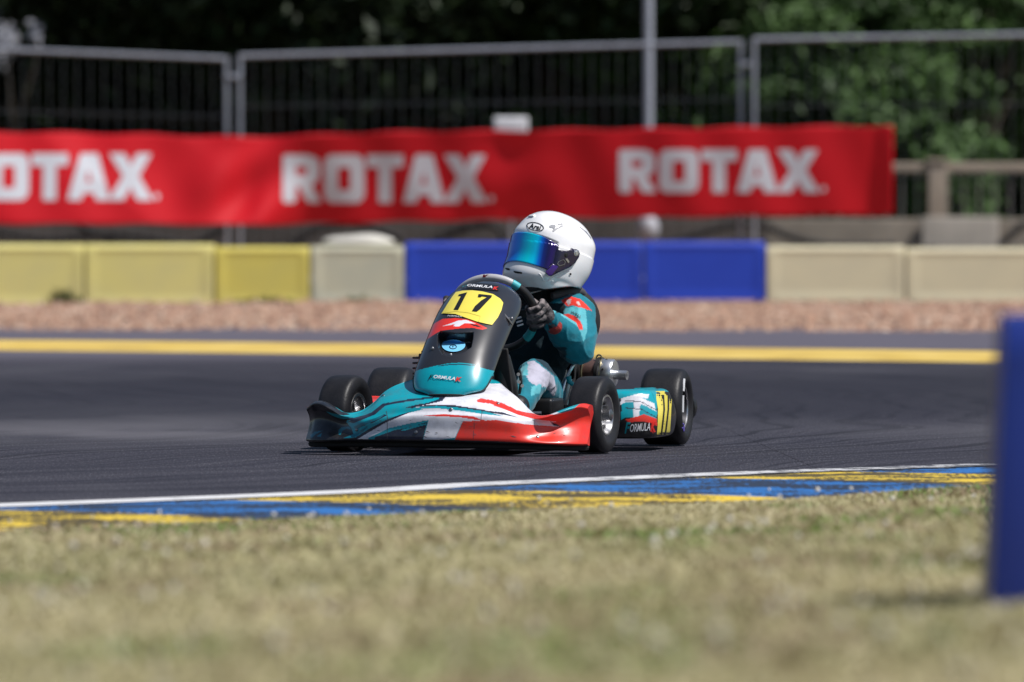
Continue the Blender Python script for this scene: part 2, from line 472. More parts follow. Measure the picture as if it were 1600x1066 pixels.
        t.links.new(n2.outputs[0], bp.inputs['Height']); t.links.new(bp.outputs[0], b.inputs['Normal'])
        return m
    kb, ky = kerb_mat('kerb_blue_paint', (.022, .15, .44)), kerb_mat('kerb_yellow_paint', (.74, .52, .045))
    rubd = mat('rubbered_kerb_edge', (.022, .021, .026), rough=.8, var=.3, scale=12, dirt=((.20, .15, .05), .5, 30))
    vs, fs, mi = [], [], []
    ss = np.array([f[2] for f in KF]); 
    def kpos(s, e, z):
        i = int(np.clip(np.searchsorted(ss, s) - 1, 0, len(KF) - 2)); f = (s - ss[i]) / (ss[i + 1] - ss[i])
        p = KF[i][0].lerp(KF[i + 1][0], f); n_ = KF[i][1].lerp(KF[i + 1][1], f)
        q = p + n_ * e; return (q.x, q.y, z)
    prof = [(.13, .003), (.29, .010), (.50, .012), (.80, .014), (1.15, .012), (1.42, .008), (1.50, -.02)]
    smax = ss[-1]; step = .05; nS = int(smax / step)
    bnd = np.array([1.0, 2.1, 3.2, 4.2, 5.3, 6.3, 7.4, 8.5, 9.6, 10.7, 11.68, 12.75, 14.08, 14.95, 16.0, 17.1, 18.2, 19.3, 20.4, 21.5, 22.6, 23.7, 24.8])
    for i in range(nS + 1):
        for e, z in prof: vs.append(kpos(i * step, e, z))
    w_ = len(prof)
    for i in range(nS):
        seg = int(np.searchsorted(bnd, i * step + .03))
        for j in range(w_ - 1):
            fs.append((i * w_ + j, i * w_ + j + 1, (i + 1) * w_ + j + 1, (i + 1) * w_ + j))
            mi.append(2 if (j == 0 and i * step > 13.0 + .25 * math.sin(i * .9)) else seg % 2)
    o = mesh_obj('kerb', vs, fs, [kb, ky, rubd], smooth=True); o.data.polygons.foreach_set('material_index', mi); tag(o, kind='structure')

    # ---- outer kerb, plain yellow
    m, t, b = nodes_of('outer_kerb_yellow', .6)
    tc = nd(t, 'ShaderNodeTexCoord'); n = nd(t, 'ShaderNodeTexNoise'); n.inputs['Scale'].default_value = 2.2; n.inputs['Detail'].default_value = 6
    t.links.new(mapping(t, tc.outputs['Object'], (1, 1, 3)), n.inputs['Vector'])
    t.links.new(ramp(t, n.outputs[0], [(.25, (.44, .30, .09)), (.45, (.62, .43, .09)), (.7, (.72, .53, .16))]), b.inputs['Base Color'])
    vs, fs = [], []
    N = 60
    for i in range(N + 1):
        x = -22 + 50 * i / N
        # front line through (-2.78,51.2) and (2.5,47.6), gently curved
        y = 51.15 - .66 * (x + 2.78) - .012 * (x + 2.78) * (x - 2.5)
        if x < -2.78: y = 51.15 - .30 * (x + 2.78)
        for e, z in ((0, .001), (.05, .012), (.5, .032), (.85, .042), (.95, .02), (1.0, -.02)):
            vs.append((x + e * .5, y + e * .86, z))
        if i:
            for j in range(5): a = (i - 1) * 6 + j; c = i * 6 + j; fs.append((a, c, c + 1, a + 1))
    o = mesh_obj('outer_kerb', vs, fs, m); tag(o, kind='structure')

    # ---- gravel bed + stones
    gm = mat('gravel_soil', (.30, .19, .13), rough=.95, var=.3, scale=5)
    nx, ny = 90, 30
    X, Y = np.meshgrid(np.linspace(-14, 14, nx), np.linspace(57.4, 74, ny), indexing='ij')
    def gravel_z(X, Y):
        e = np.clip((Y - 57.4 + .08 * X) / 3, 0, 1)
        return -.022 + .016 * e + .008 * np.sin(X * 1.3 + .4 * Y) * e + .006 * np.sin(X * 3.7 - Y)
    V = np.stack([X, Y, gravel_z(X, Y)], -1).reshape(-1, 3)
    I = np.arange(nx * ny).reshape(nx, ny); F = np.stack([I[:-1, :-1], I[1:, :-1], I[1:, 1:], I[:-1, 1:]], -1).reshape(-1, 4)
    tag(fast_mesh('gravel_trap', V, F, gm, smooth=True), kind='structure')
    n = 52000
    sx_ = rng.uniform(-6.5, 6.5, n); sy_ = 57.7 + 13.2 * rng.uniform(0, 1, n) ** 1.15 - .08 * sx_
    r_ = rng.uniform(.009, .022, n) * (1 + .6 * (rng.uniform(0, 1, n) > .95))
    sz_ = gravel_z(sx_, sy_) + r_ * .4
    ico = np.array([(0, 0, 1), (.9, 0, .4), (.28, .85, .45), (-.72, .53, .4), (-.72, -.53, .45), (.28, -.85, .4), (.72, .53, -.45), (-.28, .85, -.4), (-.9, 0, -.45), (-.28, -.85, -.4), (.72, -.53, -.45)])
    icf = np.array([(0, 1, 2), (0, 2, 3), (0, 3, 4), (0, 4, 5), (0, 5, 1), (1, 6, 2), (2, 6, 7), (2, 7, 3), (3, 7, 8), (3, 8, 4), (4, 8, 9), (4, 9, 5), (5, 9, 10), (5, 10, 1), (1, 10, 6)])
    ang = rng.uniform(0, 6.28, n); ca_, sa_ = np.cos(ang), np.sin(ang)
    sc = r_[:, None] * rng.uniform(.7, 1.35, (n, 3))
    P = ico[None] * sc[:, None, :]
    P = P * rng.uniform(.85, 1.15, P.shape)
    Px = P[..., 0] * ca_[:, None] - P[..., 1] * sa_[:, None]; Py = P[..., 0] * sa_[:, None] + P[..., 1] * ca_[:, None]
    V = np.stack([Px + sx_[:, None], Py + sy_[:, None], P[..., 2] + sz_[:, None]], -1).reshape(-1, 3)
    F = (icf[None] + (np.arange(n) * 11)[:, None, None]).reshape(-1, 3)
    pal = np.array([(.36, .19, .12), (.47, .27, .18), (.55, .38, .27), (.30, .16, .11), (.62, .50, .40), (.42, .24, .16), (.22, .12, .09)])
    c = (pal[rng.integers(0, len(pal), n)] * .6 + .4 * np.array((.42, .27, .19))) * rng.uniform(.72, 1.02, (n, 1))
    c = np.repeat(c, 11, axis=0)
    sm = mat('gravel_stone', attr=True, rough=.85, var=.12, scale=30)
    tag(fast_mesh('gravel', V, F, sm, colors=c), 'brown and tan gravel stones between asphalt and plastic barriers', 'gravel', kind='stuff')

    # ---- grass verge sheet
    m, t, b = nodes_of('dry_turf_soil', .95)
    tc = nd(t, 'ShaderNodeTexCoord'); n = nd(t, 'ShaderNodeTexNoise'); n.inputs['Scale'].default_value = 1.6; n.inputs['Detail'].default_value = 7
    t.links.new(tc.outputs['Object'], n.inputs['Vector'])
    t.links.new(ramp(t, n.outputs[0], [(.30, (.26, .205, .12)), (.5, (.31, .26, .145)), (.72, (.19, .20, .085))]), b.inputs['Base Color'])
    nA, nB = 100, 70
    vs = []
    for i in range(nA + 1):
        s = smax * i / nA
        for j in range(nB + 1):
            e = 1.44 + 36 * (j / nB) ** 1.6; x, y, _ = kpos(s, e, 0); vs.append((x, y))
    A = np.array(vs); Z = verge_z(A[:, 0], A[:, 1])
    V = np.column_stack([A, Z]); I = np.arange((nA + 1) * (nB + 1)).reshape(nA + 1, nB + 1)
    F = np.stack([I[:-1, :-1], I[:-1, 1:], I[1:, 1:], I[1:, :-1]], -1).reshape(-1, 4)
    tag(fast_mesh('grass_verge', V, F, m, smooth=True), kind='structure')

    # ---- grass blades
    def lowf(X, Y, sc, seed):
        r2 = np.random.default_rng(seed); z = np.zeros_like(X)
        for k in range(14):
            a = r2.uniform(0, 6.28); f = sc * r2.uniform(.5, 2.2); z += np.sin((X * math.cos(a) * 1.0 + Y * math.sin(a) * .7) * f + r2.uniform(0, 6.28))
        return z / 14 ** .5
    n = 520000
    Yb = 9.5 + 26 * rng.uniform(0, 1, n) ** .95; hw = 1.7 + Yb / K * 820
    Xb = rng.uniform(-1, 1, n) * hw
    d = dist_kerb(Xb, Yb); lf = lowf(Xb, Yb, 4.0, 5)
    keep = (d > 1.36 + .09 * (lf + 1)) ; Xb, Yb, d = Xb[keep], Yb[keep], d[keep]
    lf = lowf(Xb, Yb, 4.0, 3); lf2 = lowf(Xb, Yb, 1.5, 9); lf3 = lowf(Xb, Yb, 11.0, 21)
    n = len(Xb)
    Zb = verge_z(Xb, Yb)
    edge = np.clip((d - 1.3) / .6, .3, 1)
    hgt = rng.uniform(.008, .028, n) * (1 + .25 * lf) * edge; hgt = np.clip(hgt, .006, .06)
    wid = rng.uniform(.0018, .0042, n); an = rng.uniform(0, 3.14, n); ln_ = rng.normal(0, .9, (n, 2)) * hgt[:, None]
    cx, sx2 = np.cos(an) * wid, np.sin(an) * wid
    base = np.stack([Xb, Yb, Zb], -1)
    v0 = base + np.stack([-cx, -sx2, np.zeros(n)], -1); v1 = base + np.stack([cx, sx2, np.zeros(n)], -1)
    mid = base + np.stack([ln_[:, 0] * .4, ln_[:, 1] * .4, hgt * .6], -1)
    v2 = mid + np.stack([cx, sx2, np.zeros(n)], -1) * .8; v3 = mid - np.stack([cx, sx2, np.zeros(n)], -1) * .8
    v4 = base + np.stack([ln_[:, 0], ln_[:, 1], hgt], -1)
    V = np.stack([v0, v1, v2, v3, v4], 1).reshape(-1, 3)
    q = (np.arange(n) * 5)[:, None]
    F = np.concatenate([q + np.array([0, 1, 2]), q + np.array([0, 2, 3]), q + np.array([3, 2, 4])])
    straw = np.array([.51, .45, .27]); pale = np.array([.56, .50, .36]); green = np.array([.12, .21, .045]); olive = np.array([.29, .285, .14]); brown = np.array([.33, .25, .17])
    g = np.clip(.42 + .20 * lf + .14 * lf2 + .16 * lf3 + rng.normal(0, .28, n), 0, 1)
    c = straw * (1 - g)[:, None] + olive * g[:, None]
    m_ = (lf + .6 * lf3 + .35 * np.exp(-np.maximum(d - 2, 0) / 2.5) > 1.12) & (rng.uniform(0, 1, n) < .6); c[m_] = green * rng.uniform(.8, 1.5, (m_.sum(), 1))
    m_ = rng.uniform(0, 1, n) < .10; c[m_] = pale
    m_ = (lf3 - lf < -.9) & (rng.uniform(0, 1, n) < .5); c[m_] = brown
    c = c * rng.uniform(.85, 1.12, (n, 1))
    gmt = mat('grass_blades', attr=True, rough=.85, spec=.08)
    gb = gmt.node_tree.nodes['Principled BSDF']; gb.inputs['Subsurface Weight'].default_value = 0
    o = fast_mesh('grass', V, F, gmt, colors=np.repeat(c, 5, axis=0)); tag(o, 'short dry yellow-green grass on the verge in the foreground', 'grass', kind='stuff')
    # ---- white clover heads
    n = 260
    Yc = rng.uniform(10.5, 27, n); Xc = rng.uniform(-1, 1, n) * (.5 + Yc / K * 820)
    k_ = dist_kerb(Xc, Yc) > 1.7; Xc, Yc = Xc[k_], Yc[k_]; n = len(Xc); Zc = verge_z(Xc, Yc) + rng.uniform(.02, .05, n)
    P = ico[None] * rng.uniform(.004, .009, n)[:, None, None] + np.stack([Xc, Yc, Zc], -1)[:, None, :]
    F = (icf[None] + (np.arange(n) * 11)[:, None, None]).reshape(-1, 3)
    tag(fast_mesh('clover_flowers', P.reshape(-1, 3), F, mat('clover_petals', (.55, .52, .46), rough=.9, spec=.1), smooth=True), 'tiny pale clover heads scattered through the dry grass', 'flowers', kind='stuff')

KSHIFT = 0.35

# ---------------------------------------------------------------- barriers
def barrier_mat(name, c, c2, amt=.5, sc=2.2, rough=.45):
    m, t, b = nodes_of(name, rough)
    tc = nd(t, 'ShaderNodeTexCoord'); n = nd(t, 'ShaderNodeTexNoise'); n.inputs['Scale'].default_value = sc; n.inputs['Detail'].default_value = 5
    t.links.new(tc.outputs['Object'], n.inputs['Vector'])
    sx = nd(t, 'ShaderNodeSeparateXYZ'); t.links.new(tc.outputs['Object'], sx.inputs[0])
    # second colour mixed in by noise, stronger towards the bottom
    f = math_(t, 'ADD', n.outputs[0], math_(t, 'MULTIPLY', sx.outputs[2], -.55))
    fac = math_(t, 'MULTIPLY', math_(t, 'SUBTRACT', f, .18, clamp=True), 2.2, clamp=True)
    t.links.new(mixc(t, math_(t, 'MULTIPLY', fac, amt), c, c2), b.inputs['Base Color'])
    return m

def make_barrier(name, x0, x1, y0, z0, h, depth, m, ribs=True, dome=0., taper=.02, lean=0.):
    """moulded plastic wall block: tapered body with recessed face, raised ends, grooved top"""
    L = x1 - x0
    root = empty(name, ((x0 + x1) / 2, y0, z0))
    bm = bmesh.new()
    nx, nz = 26, 14
    def face_pt(i, j, back):
        u = i / nx; v = j / nz
        x = (u - .5) * (L - .012) * (1 - lean * v); z = v * h
        edge = min(u, 1 - u) * L
        y = taper * v
        if ribs and .045 < edge and .08 < v < .88: y += .009 * min(1, (edge - .045) / .02)
        if v > .9: y += .02 * ((v - .9) / .1) ** 2
        if edge < .01: y += .006
        if dome and v > .9: z += dome * math.sin(math.pi * u) ** .8
        return (x, (depth - y) if back else y, z)
    rows = {}
    for back in (0, 1):
        for i in range(nx + 1):
            for j in range(nz + 1): rows[(back, i, j)] = bm.verts.new(face_pt(i, j, back))
    for i in range(nx):
        for j in range(nz):
            bm.faces.new([rows[(0, i, j)], rows[(0, i + 1, j)], rows[(0, i + 1, j + 1)], rows[(0, i, j + 1)]])
            bm.faces.new([rows[(1, i, j)], rows[(1, i, j + 1)], rows[(1, i + 1, j + 1)], rows[(1, i + 1, j)]])
        bm.faces.new([rows[(0, i, nz)], rows[(0, i + 1, nz)], rows[(1, i + 1, nz)], rows[(1, i, nz)]])
        bm.faces.new([rows[(0, i, 0)], rows[(1, i, 0)], rows[(1, i + 1, 0)], rows[(0, i + 1, 0)]])
    for j in range(nz):
        bm.faces.new([rows[(0, 0, j)], rows[(0, 0, j + 1)], rows[(1, 0, j + 1)], rows[(1, 0, j)]])
        bm.faces.new([rows[(0, nx, j)], rows[(1, nx, j)], rows[(1, nx, j + 1)], rows[(0, nx, j + 1)]])
    bmesh.ops.recalc_face_normals(bm, faces=bm.faces[:])
    me = bpy.data.meshes.new('body'); bm.to_mesh(me); bm.free(); me.materials.append(m)
    me.polygons.foreach_set('use_smooth', [True] * len(me.polygons)); me.set_sharp_from_angle(angle=R(35))
    b = link(bpy.data.objects.new('body', me), root)
    for sx in (-.3, .3):
        c = MB(); c.lathe([(0, .045), (.006, .045), (.010, .038), (.010, 0)], (sx * L, depth / 2, h), (0, 0, 1), 20)
        c.build('filler_cap', M['black_plastic'], root)
    return root

def build_barriers():
    ye = barrier_mat('faded_yellow_plastic', (.76, .69, .24), (.58, .54, .28), .75)
    ye2 = barrier_mat('strong_yellow_plastic', (.70, .60, .12), (.50, .46, .17), .7)
    pale = barrier_mat('grey_cream_plastic', (.60, .58, .42), (.36, .40, .36), .8)
    cream = barrier_mat('cream_plastic', (.68, .62, .42), (.50, .47, .35), .6)
    blue = barrier_mat('blue_plastic', (.018, .060, .50), (.010, .030, .34), .5)
    Y0 = 70.2
    spec = [(-262, -68, ye, 0), (-68, 132, ye, 0), (132, 335, ye, 0), (335, 485, ye2, 0), (485, 632, pale, 0), (632, 820, blue, 0), (820, 1005, blue, 0), (1005, 1197, blue, 0), (1197, 1415, cream, 0), (1415, 1630, cream, 0), (1630, 1840, cream, 0)]
    tops = [383, 382, 382, 386, 385, 379, 378, 378, 385, 388, 388]
    bots = [481, 479, 478, 476, 474, 471, 470, 469, 470, 471, 472]
    labs = ['faded yellow plastic barrier block just outside the left edge',
            'faded yellow plastic barrier block cut by the left edge of the photo',
            'wide faded yellow plastic block, second yellow one from the left edge',
            'narrower mustard yellow plastic block touching the grey-cream one',
            'grey-cream plastic block between the yellow and blue blocks, with a pale bulge on top',
            'blue plastic block joined to the grey-cream block, left of the kart panel',
            'blue plastic block behind the white helmet',
            'blue plastic block at the right end of the blue run, touching a cream block',
            'cream plastic block touching the last blue block',
            'cream plastic block at the right edge of the photo, behind the foreground blue block',
            'cream plastic block just outside the right edge']
    for i, ((a, b, m, d), tp, bt, lb) in enumerate(zip(spec, tops, bots, labs)):
        y = Y0 + (.008 if i % 2 else 0) + (-.015 if m is blue else 0)
        p0, p1 = at(a, bt, y), at(b, bt, y); top = at(a, tp, y)
        z0 = min(p0.z, .045)
        o = make_barrier('plastic_barrier', p0.x + .003, p1.x - .003, y, z0, top.z - z0, .42, m, ribs=True)
        o.rotation_euler.z = [0, .004, -.006, .01, -.01, .004, -.004, .003, .006, 0, .003][i]
        tag(o, lb, 'barrier', 'plastic barrier blocks along the gravel trap')
    # pale bulge lying on the grey-cream block
    m = mat('off_white_sack', (.62, .60, .54), rough=.7, var=.1, scale=4, bump=.3, bscale=8)
    c = at(560, 382, Y0 + .22); mb = MB()
    r = bmesh.ops.create_uvsphere(mb.bm, u_segments=32, v_segments=16, radius=1)
    for v in r['verts']:
        v.co.x *= .27; v.co.y *= .17; v.co.z = max(v.co.z, -.35) * .055 * (1 + .15 * math.sin(v.co.x * 14))
        v.co += Vector((c.x, c.y, c.z + .018))
    o = mb.build('sack', m); tag(o, 'off-white flattened sack lying on top of the grey-cream barrier block', 'sack')
    # foreground block
    fb = barrier_mat('deep_blue_plastic', (.010, .030, .23), (.005, .008, .08), .8, sc=1.5, rough=.4)
    p = at(1545, 945, 15.5)
    gz = float(verge_z(np.array([p.x + .3]), np.array([15.6]))[0]) - .01
    o = make_barrier('plastic_barrier', p.x - .004, p.x + 1.0, 15.5, gz, .70 - gz, .60, fb, ribs=True, taper=.03, lean=.055)
    o.rotation_euler.z = R(-1.5)
    tag(o, 'dark blue plastic block standing on the grass in the right foreground', 'barrier')

# ---------------------------------------------------------------- fence, banner, wall
def build_fence():
    galv = mat('galvanised_tube', (.36, .39, .45), rough=.42, metal=.55, var=.12, scale=8)
    wire = mat('galvanised_wire', (.22, .24, .27), rough=.6, metal=.3)
    Yf = 73.4
    # panel: (x0,top y0, x1,top y1)
    panels = [(-470, 64, -90, 71), (-80, 70, 354, 90), (375, 88, 1157, 66), (1178, 62, 1900, 50)]
    panels = [(-432, 60, 354, 92), (375, 88, 1157, 66), (1178, 62, 1965, 48)]
    labs = ['left mesh fence panel, its top rail sloping down to the right', 'middle mesh fence panel between the two pairs of posts, behind the red banner', 'right mesh fence panel with its wires over the green shrubs']
    for (x0, t0, x1, t1), lb, dy in zip(panels, labs, (.0, .03, -.02)):
        y = Yf + dy
        a, b = at(x0, t0, y), at(x1, t1, y)
        root = empty('mesh_fence', ((a.x + b.x) / 2, y, 0)); tag(root, lb, 'fence', 'temporary mesh fence panels')
        lx0, lx1 = a.x - root.location.x, b.x - root.location.x
        m = MB()
        m.tube([(lx0, 0, .05), (lx0, 0, a.z + .018)], .019).tube([(lx1, 0, .05), (lx1, 0, b.z + .018)], .019)
        m.tube([(lx0, 0, a.z), (lx1, 0, b.z)], .0185); m.tube([(lx0, 0, .15), (lx1, 0, .15)], .019)
        m.build('frame', galv, root)
        m = MB(); n = int((lx1 - lx0) / .105)
        for i in range(1, n):
            f = i / n; x = lx0 + (lx1 - lx0) * f; m.tube([(x, 0, .16), (x, 0, a.z + (b.z - a.z) * f)], .0016, 4, cap=False)
        for zz in (.4, .95, 1.5):
            m.tube([(lx0, .004, zz), (lx1, .004, zz + (b.z - a.z) * .5)], .0022, 4, cap=False)
        m.build('wire_mesh', wire, root)
        for lx in (lx0, lx1):
            f = MB(); f.box((lx, 0, .035), (.24, .6, .13), bevel=.02); f.build('foot', M['black_matt'], root)
    # couplers
    for x, yy in ((364, 120), (1168, 100)):
        p = at(x, yy, Yf); m = MB(); m.box(p, (.14, .05, .035), bevel=.005); o = m.build('fence_clamp', galv)
        tag(o, 'steel clamp joining the %s pair of fence posts' % ('left' if x < 800 else 'right'), 'clamp', 'fence clamps')

    # ---- banner
    bm_red = mat('banner_red_vinyl', (.58, .007, .016), rough=.6, spec=.25, var=.06, scale=2.5)
    bw = mat('banner_white_print', (.66, .68, .74), rough=.45, var=.04, scale=3)
    Yb = 73.05
    xs = [-300, 0, 200, 385, 600, 900, 1180, 1395]; tp = [203, 207, 210, 215, 207, 203, 199, 197]; bt = [350, 350, 350, 352, 347, 342, 337, 335]
    nx, nz = 420, 40
    def sst(t): t = min(1, max(0, t)); return t * t * (3 - 2 * t)
    def banner_y(x, v):
        """ripples of the hanging vinyl, x in pixels of its own width, v 0 top..1 bottom"""
        k = math.exp(-((x - 395) / 75) ** 2)
        y = .055 * k * math.sin((x - 395) / 22 + v * 4.0) + .02 * k * math.cos(v * 9 + x / 30)
        y += -.17 * v * (1 - sst((x - 330) / 120))
        y += .13 * v * sst((x - 400) / 80) * (1 - .6 * sst((x - 880) / 300))
        y += .010 * math.sin(x / 46 + v * 2.2) + .006 * math.sin(x / 17 - 3 * v)
        y += .012 * math.exp(-((x - 800) / 60) ** 2) * math.sin(v * 8)
        y += .028 * max(0, math.sin((x - 60) / 70 - v * 2.6)) * math.exp(-((x - 150) / 160) ** 2)
        if x > 1365: y -= .05 * (x - 1365) / 30
        return y
    def bpt(x, v, off=0.):
        t0 = np.interp(x, xs, tp); t1 = np.interp(x, xs, bt)
        yy = t0 + (t1 - t0) * v + (1.5 * math.sin(x / 21) if v < .02 or v > .98 else 0)
        p = at(x, yy, Yb); p.y += banner_y(x, v) - off; return p
    vs = [bpt(-300 + 1695 * i / nx, j / nz) for i in range(nx + 1) for j in range(nz + 1)]
    fs = [(i * (nz + 1) + j, (i + 1) * (nz + 1) + j, (i + 1) * (nz + 1) + j + 1, i * (nz + 1) + j + 1) for i in range(nx) for j in range(nz)]
    ban = mesh_obj('banner', vs, fs, bm_red)
    sd = ban.modifiers.new('thick', 'SOLIDIFY'); sd.thickness = .003; sd.offset = -1
    tag(ban, 'long red vinyl banner with white ROTAX lettering tied along the mesh fence', 'banner')
    def sm(lp, r=1, k=5):
        out = []; n = len(lp)
        for i in range(n):
            p = Vector(lp[i]); a = Vector(lp[i - 1]); b = Vector(lp[(i + 1) % n])
            da, db = (a - p), (b - p); q = min(r, da.length * .45, db.length * .45)
            s, e = p + da.normalized() * q, p + db.normalized() * q
            for j in range(k + 1):
                t_ = j / k; out.append((s * (1 - t_) ** 2 + p * 2 * t_ * (1 - t_) + e * t_ * t_)[:])
        return out
    # letters in a 100-high box, y up
    def L_R(): return [sm([(0, 0), (0, 100), (62, 100), (86, 92), (90, 66), (84, 44), (68, 38), (94, 0), (58, 0), (40, 34), (32, 34), (32, 0)], 8), sm([(32, 58), (32, 76), (54, 76), (59, 67), (54, 58)], 5)], 96
    def L_O(): return [sm([(8, 0), (0, 14), (0, 86), (12, 100), (86, 100), (98, 86), (98, 14), (86, 0), (12, 0)][1:], 16), sm([(34, 26), (34, 74), (64, 74), (64, 26)], 8)], 101
    def L_T(): return [sm([(0, 100), (88, 100), (88, 74), (60, 74), (60, 0), (28, 0), (28, 74), (0, 74)], 3)], 84
    def L_A(): return [sm([(0, 0), (30, 100), (72, 100), (102, 0), (68, 0), (64, 16), (38, 16), (34, 0)], 4), sm([(44, 38), (51, 66), (58, 38)], 2)], 96
    def L_X(): return [sm([(0, 100), (38, 100), (52, 74), (66, 100), (102, 100), (72, 52), (106, 0), (68, 0), (52, 28), (36, 0), (-2, 0), (34, 52)], 4)], 106
    for x0, x1, yt, yb in ((-82, 242, 240, 313), (442, 764, 242, 317), (967, 1283, 234, 301)):
        adv = 0; loops = []
        for L in (L_R, L_O, L_T, L_A, L_X):
            lps, wd = L(); loops += [[(p[0] + adv, p[1]) for p in lp] for lp in lps]; adv += wd + 3
        reg = [[(adv + 6 + 6 * math.cos(a * .52), 8 + 7 * math.sin(a * .52)) for a in range(12)]]
        bm = loops_mesh(loops + reg, 6.0)
        sc = (x1 - x0) / adv
        for v in bm.verts:
            x = x0 + v.co.x * sc; yy = yb + (yt - yb) * v.co.y / 100
            t0 = np.interp(x, xs, tp); t1 = np.interp(x, xs, bt)
            v.co = bpt(x, (yy - t0) / (t1 - t0), .006)
        bm_finish(bm, 'lettering', bw, ban)
    for x in (420, 600, 780, 960, 1157, 1380, 354, 180, 20):
        m = MB(); p = bpt(x, .0); m.tube([p + Vector((0, .0, -.02)), p + Vector((.01, .2, .03)), p + Vector((.0, .36, -.01))], .003, 5)
        m.build('cable_tie', M['black_plastic'], ban)

    # ---- pole
    grey = mat('painted_grey_pole', (.33, .36, .42), rough=.5, var=.08, scale=3)
    p = at(1013, 200, 74.1); root = empty('street_lamp', (p.x, 74.1, 0))
    tag(root, 'tall slim grey pole with a white base rising behind the banner', 'pole')
    m = MB(); m.tube([(0, 0, 0), (0, 0, 1.2), (0, 0, 4.2)], [.042, .038, .034], 16)
    m.tube([(0, 0, 4.15), (.0, -.25, 4.45), (0, -.9, 4.55)], .03, 10); m.build('pole', grey, root)
    m = MB(); m.box((0, -1.05, 4.55), (.16, .5, .07), bevel=.02); m.build('lamp_head', grey, root)
    m = MB(); m.lathe([(-.09, 0), (-.085, .05), (-.05, .078), (0, .085), (.05, .078), (.085, .055), (.09, 0)], (0, -.0, at(0, 357, 74.1).z), (0, 0, 1), 24)
    m.build('collar', mat('white_collar', (.42, .43, .48), rough=.5), root)
    # ---- white box above banner
    p = at(798, 196, 73.6); root = empty('junction_box', (p.x, 73.75, p.z))
    m = MB(); m.box((0, 0, 0), (.27, .14, .13), bevel=.015); m.build('body', mat('white_plastic_box', (.70, .71, .74), rough=.45, var=.04), root)
    m = MB(); m.box((0, -.075, .0), (.25, .02, .105), bevel=.006); m.build('lid', mat('white_lid', (.74, .75, .78), rough=.4), root)
    m = MB(); m.tube([(0, .03, -.06), (0, .03, -p.z)], .018); m.build('post', galv, root)
    tag(root, 'small white plastic box peeping over the top edge of the red banner', 'box')

    # ---- low concrete wall with railing
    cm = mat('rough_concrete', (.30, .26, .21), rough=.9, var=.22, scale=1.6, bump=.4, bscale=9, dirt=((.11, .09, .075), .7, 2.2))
    zt = at(0, 342, 76).z
    x_l, x_r = -9.0, 10.0
    xs_ = at(1195, 0, 76).x
    dkm = mat('shade_toned_concrete', (.075, .062, .055), rough=.9, var=.3, scale=1.6, bump=.4, bscale=9, dirt=((.03, .027, .025), .7, 1.5))  # darker copy of the concrete; shade below the banner put into its colour
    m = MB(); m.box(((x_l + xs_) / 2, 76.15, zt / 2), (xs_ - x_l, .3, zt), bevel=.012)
    o = m.build('concrete_wall', dkm); tag(o, 'low concrete wall, coloured dark for the shade, behind the red banner', 'wall')
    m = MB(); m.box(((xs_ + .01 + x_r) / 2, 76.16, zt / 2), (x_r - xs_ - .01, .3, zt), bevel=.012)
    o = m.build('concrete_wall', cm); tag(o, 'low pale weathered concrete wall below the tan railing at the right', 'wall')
    m = MB(); 
    tan = mat('faded_railing_paint', (.34, .28, .22), rough=.6, var=.15, scale=3)
    root = empty('railing', (0, 76.15, zt)); tag(root, 'faded tan railing with a square post standing on the low concrete wall', 'railing')
    zr = at(0, 262, 76.15).z - zt
    m.box((.5, 0, zr), (18.6, .06, .075), bevel=.012); m.build('top_rail', tan, root)
    for px in (1464, 880, 300, -280, 2050):
        x = at(px, 0, 76.15).x; m = MB(); m.box((x, 0, zr / 2 + .02), (.15, .12, zr + .04), bevel=.012); m.box((x, 0, zr + .055), (.18, .15, .03), bevel=.008); m.build('post', tan, root)
    m = MB()
    for i in range(150):
        x = -8.6 + i * .125; m.tube([(x, 0, .0), (x, 0, zr - .03)], .0075, 6, cap=False)
    m.build('bars', mat('railing_bar', (.20, .19, .18), rough=.6, metal=.3), root)
    # wall pier under the railing post
    m = MB(); m.box((at(1500, 0, 75.95).x, 75.93, zt / 2 + .01), (.62, .11, zt + .01), bevel=.012)
    o = m.build('concrete_pier', mat('pale_concrete', (.42, .38, .33), rough=.9, var=.2, scale=3, bump=.3, bscale=10)); tag(o, 'pale concrete slab in front of the wall below the tan railing post', 'pier')
    # hoses sagging below the banner
    m_h = M['black_matt']
    hs = [((-60, 352), (70, 374), (180, 366), (300, 384)), ((120, 350), (190, 380), (290, 384), (350, 356)), ((455, 382), (500, 356), (560, 350), (630, 374)), ((660, 384), (720, 360), (770, 352), (790, 378)), ((1030, 384), (1090, 366), (1150, 350), (1190, 352)), ((1195, 352), (1240, 372), (1300, 384), (1400, 384)), ((1560, 384), (1580, 368), (1600, 352), (1640, 350))]
    hlab = ['black hose loop below the first letters at the left edge', 'black hose loop beside the left pair of fence posts', 'black hose arching behind the off-white sack', 'black hose loop below the banner left of the helmet', 'black hose sagging left of the right pair of fence posts', 'black hose sagging right of the right pair of fence posts', 'black hose loop at the right edge above the cream block']
    for h, lb in zip(hs, hlab):
        pts = catmull([at(x, y, 73.9) for x, y in h], 8, closed=False); m = MB(); m.tube(pts, .028, 10)
        o = m.build('hose', m_h); tag(o, lb, 'hose', 'black hoses hanging under the banner')

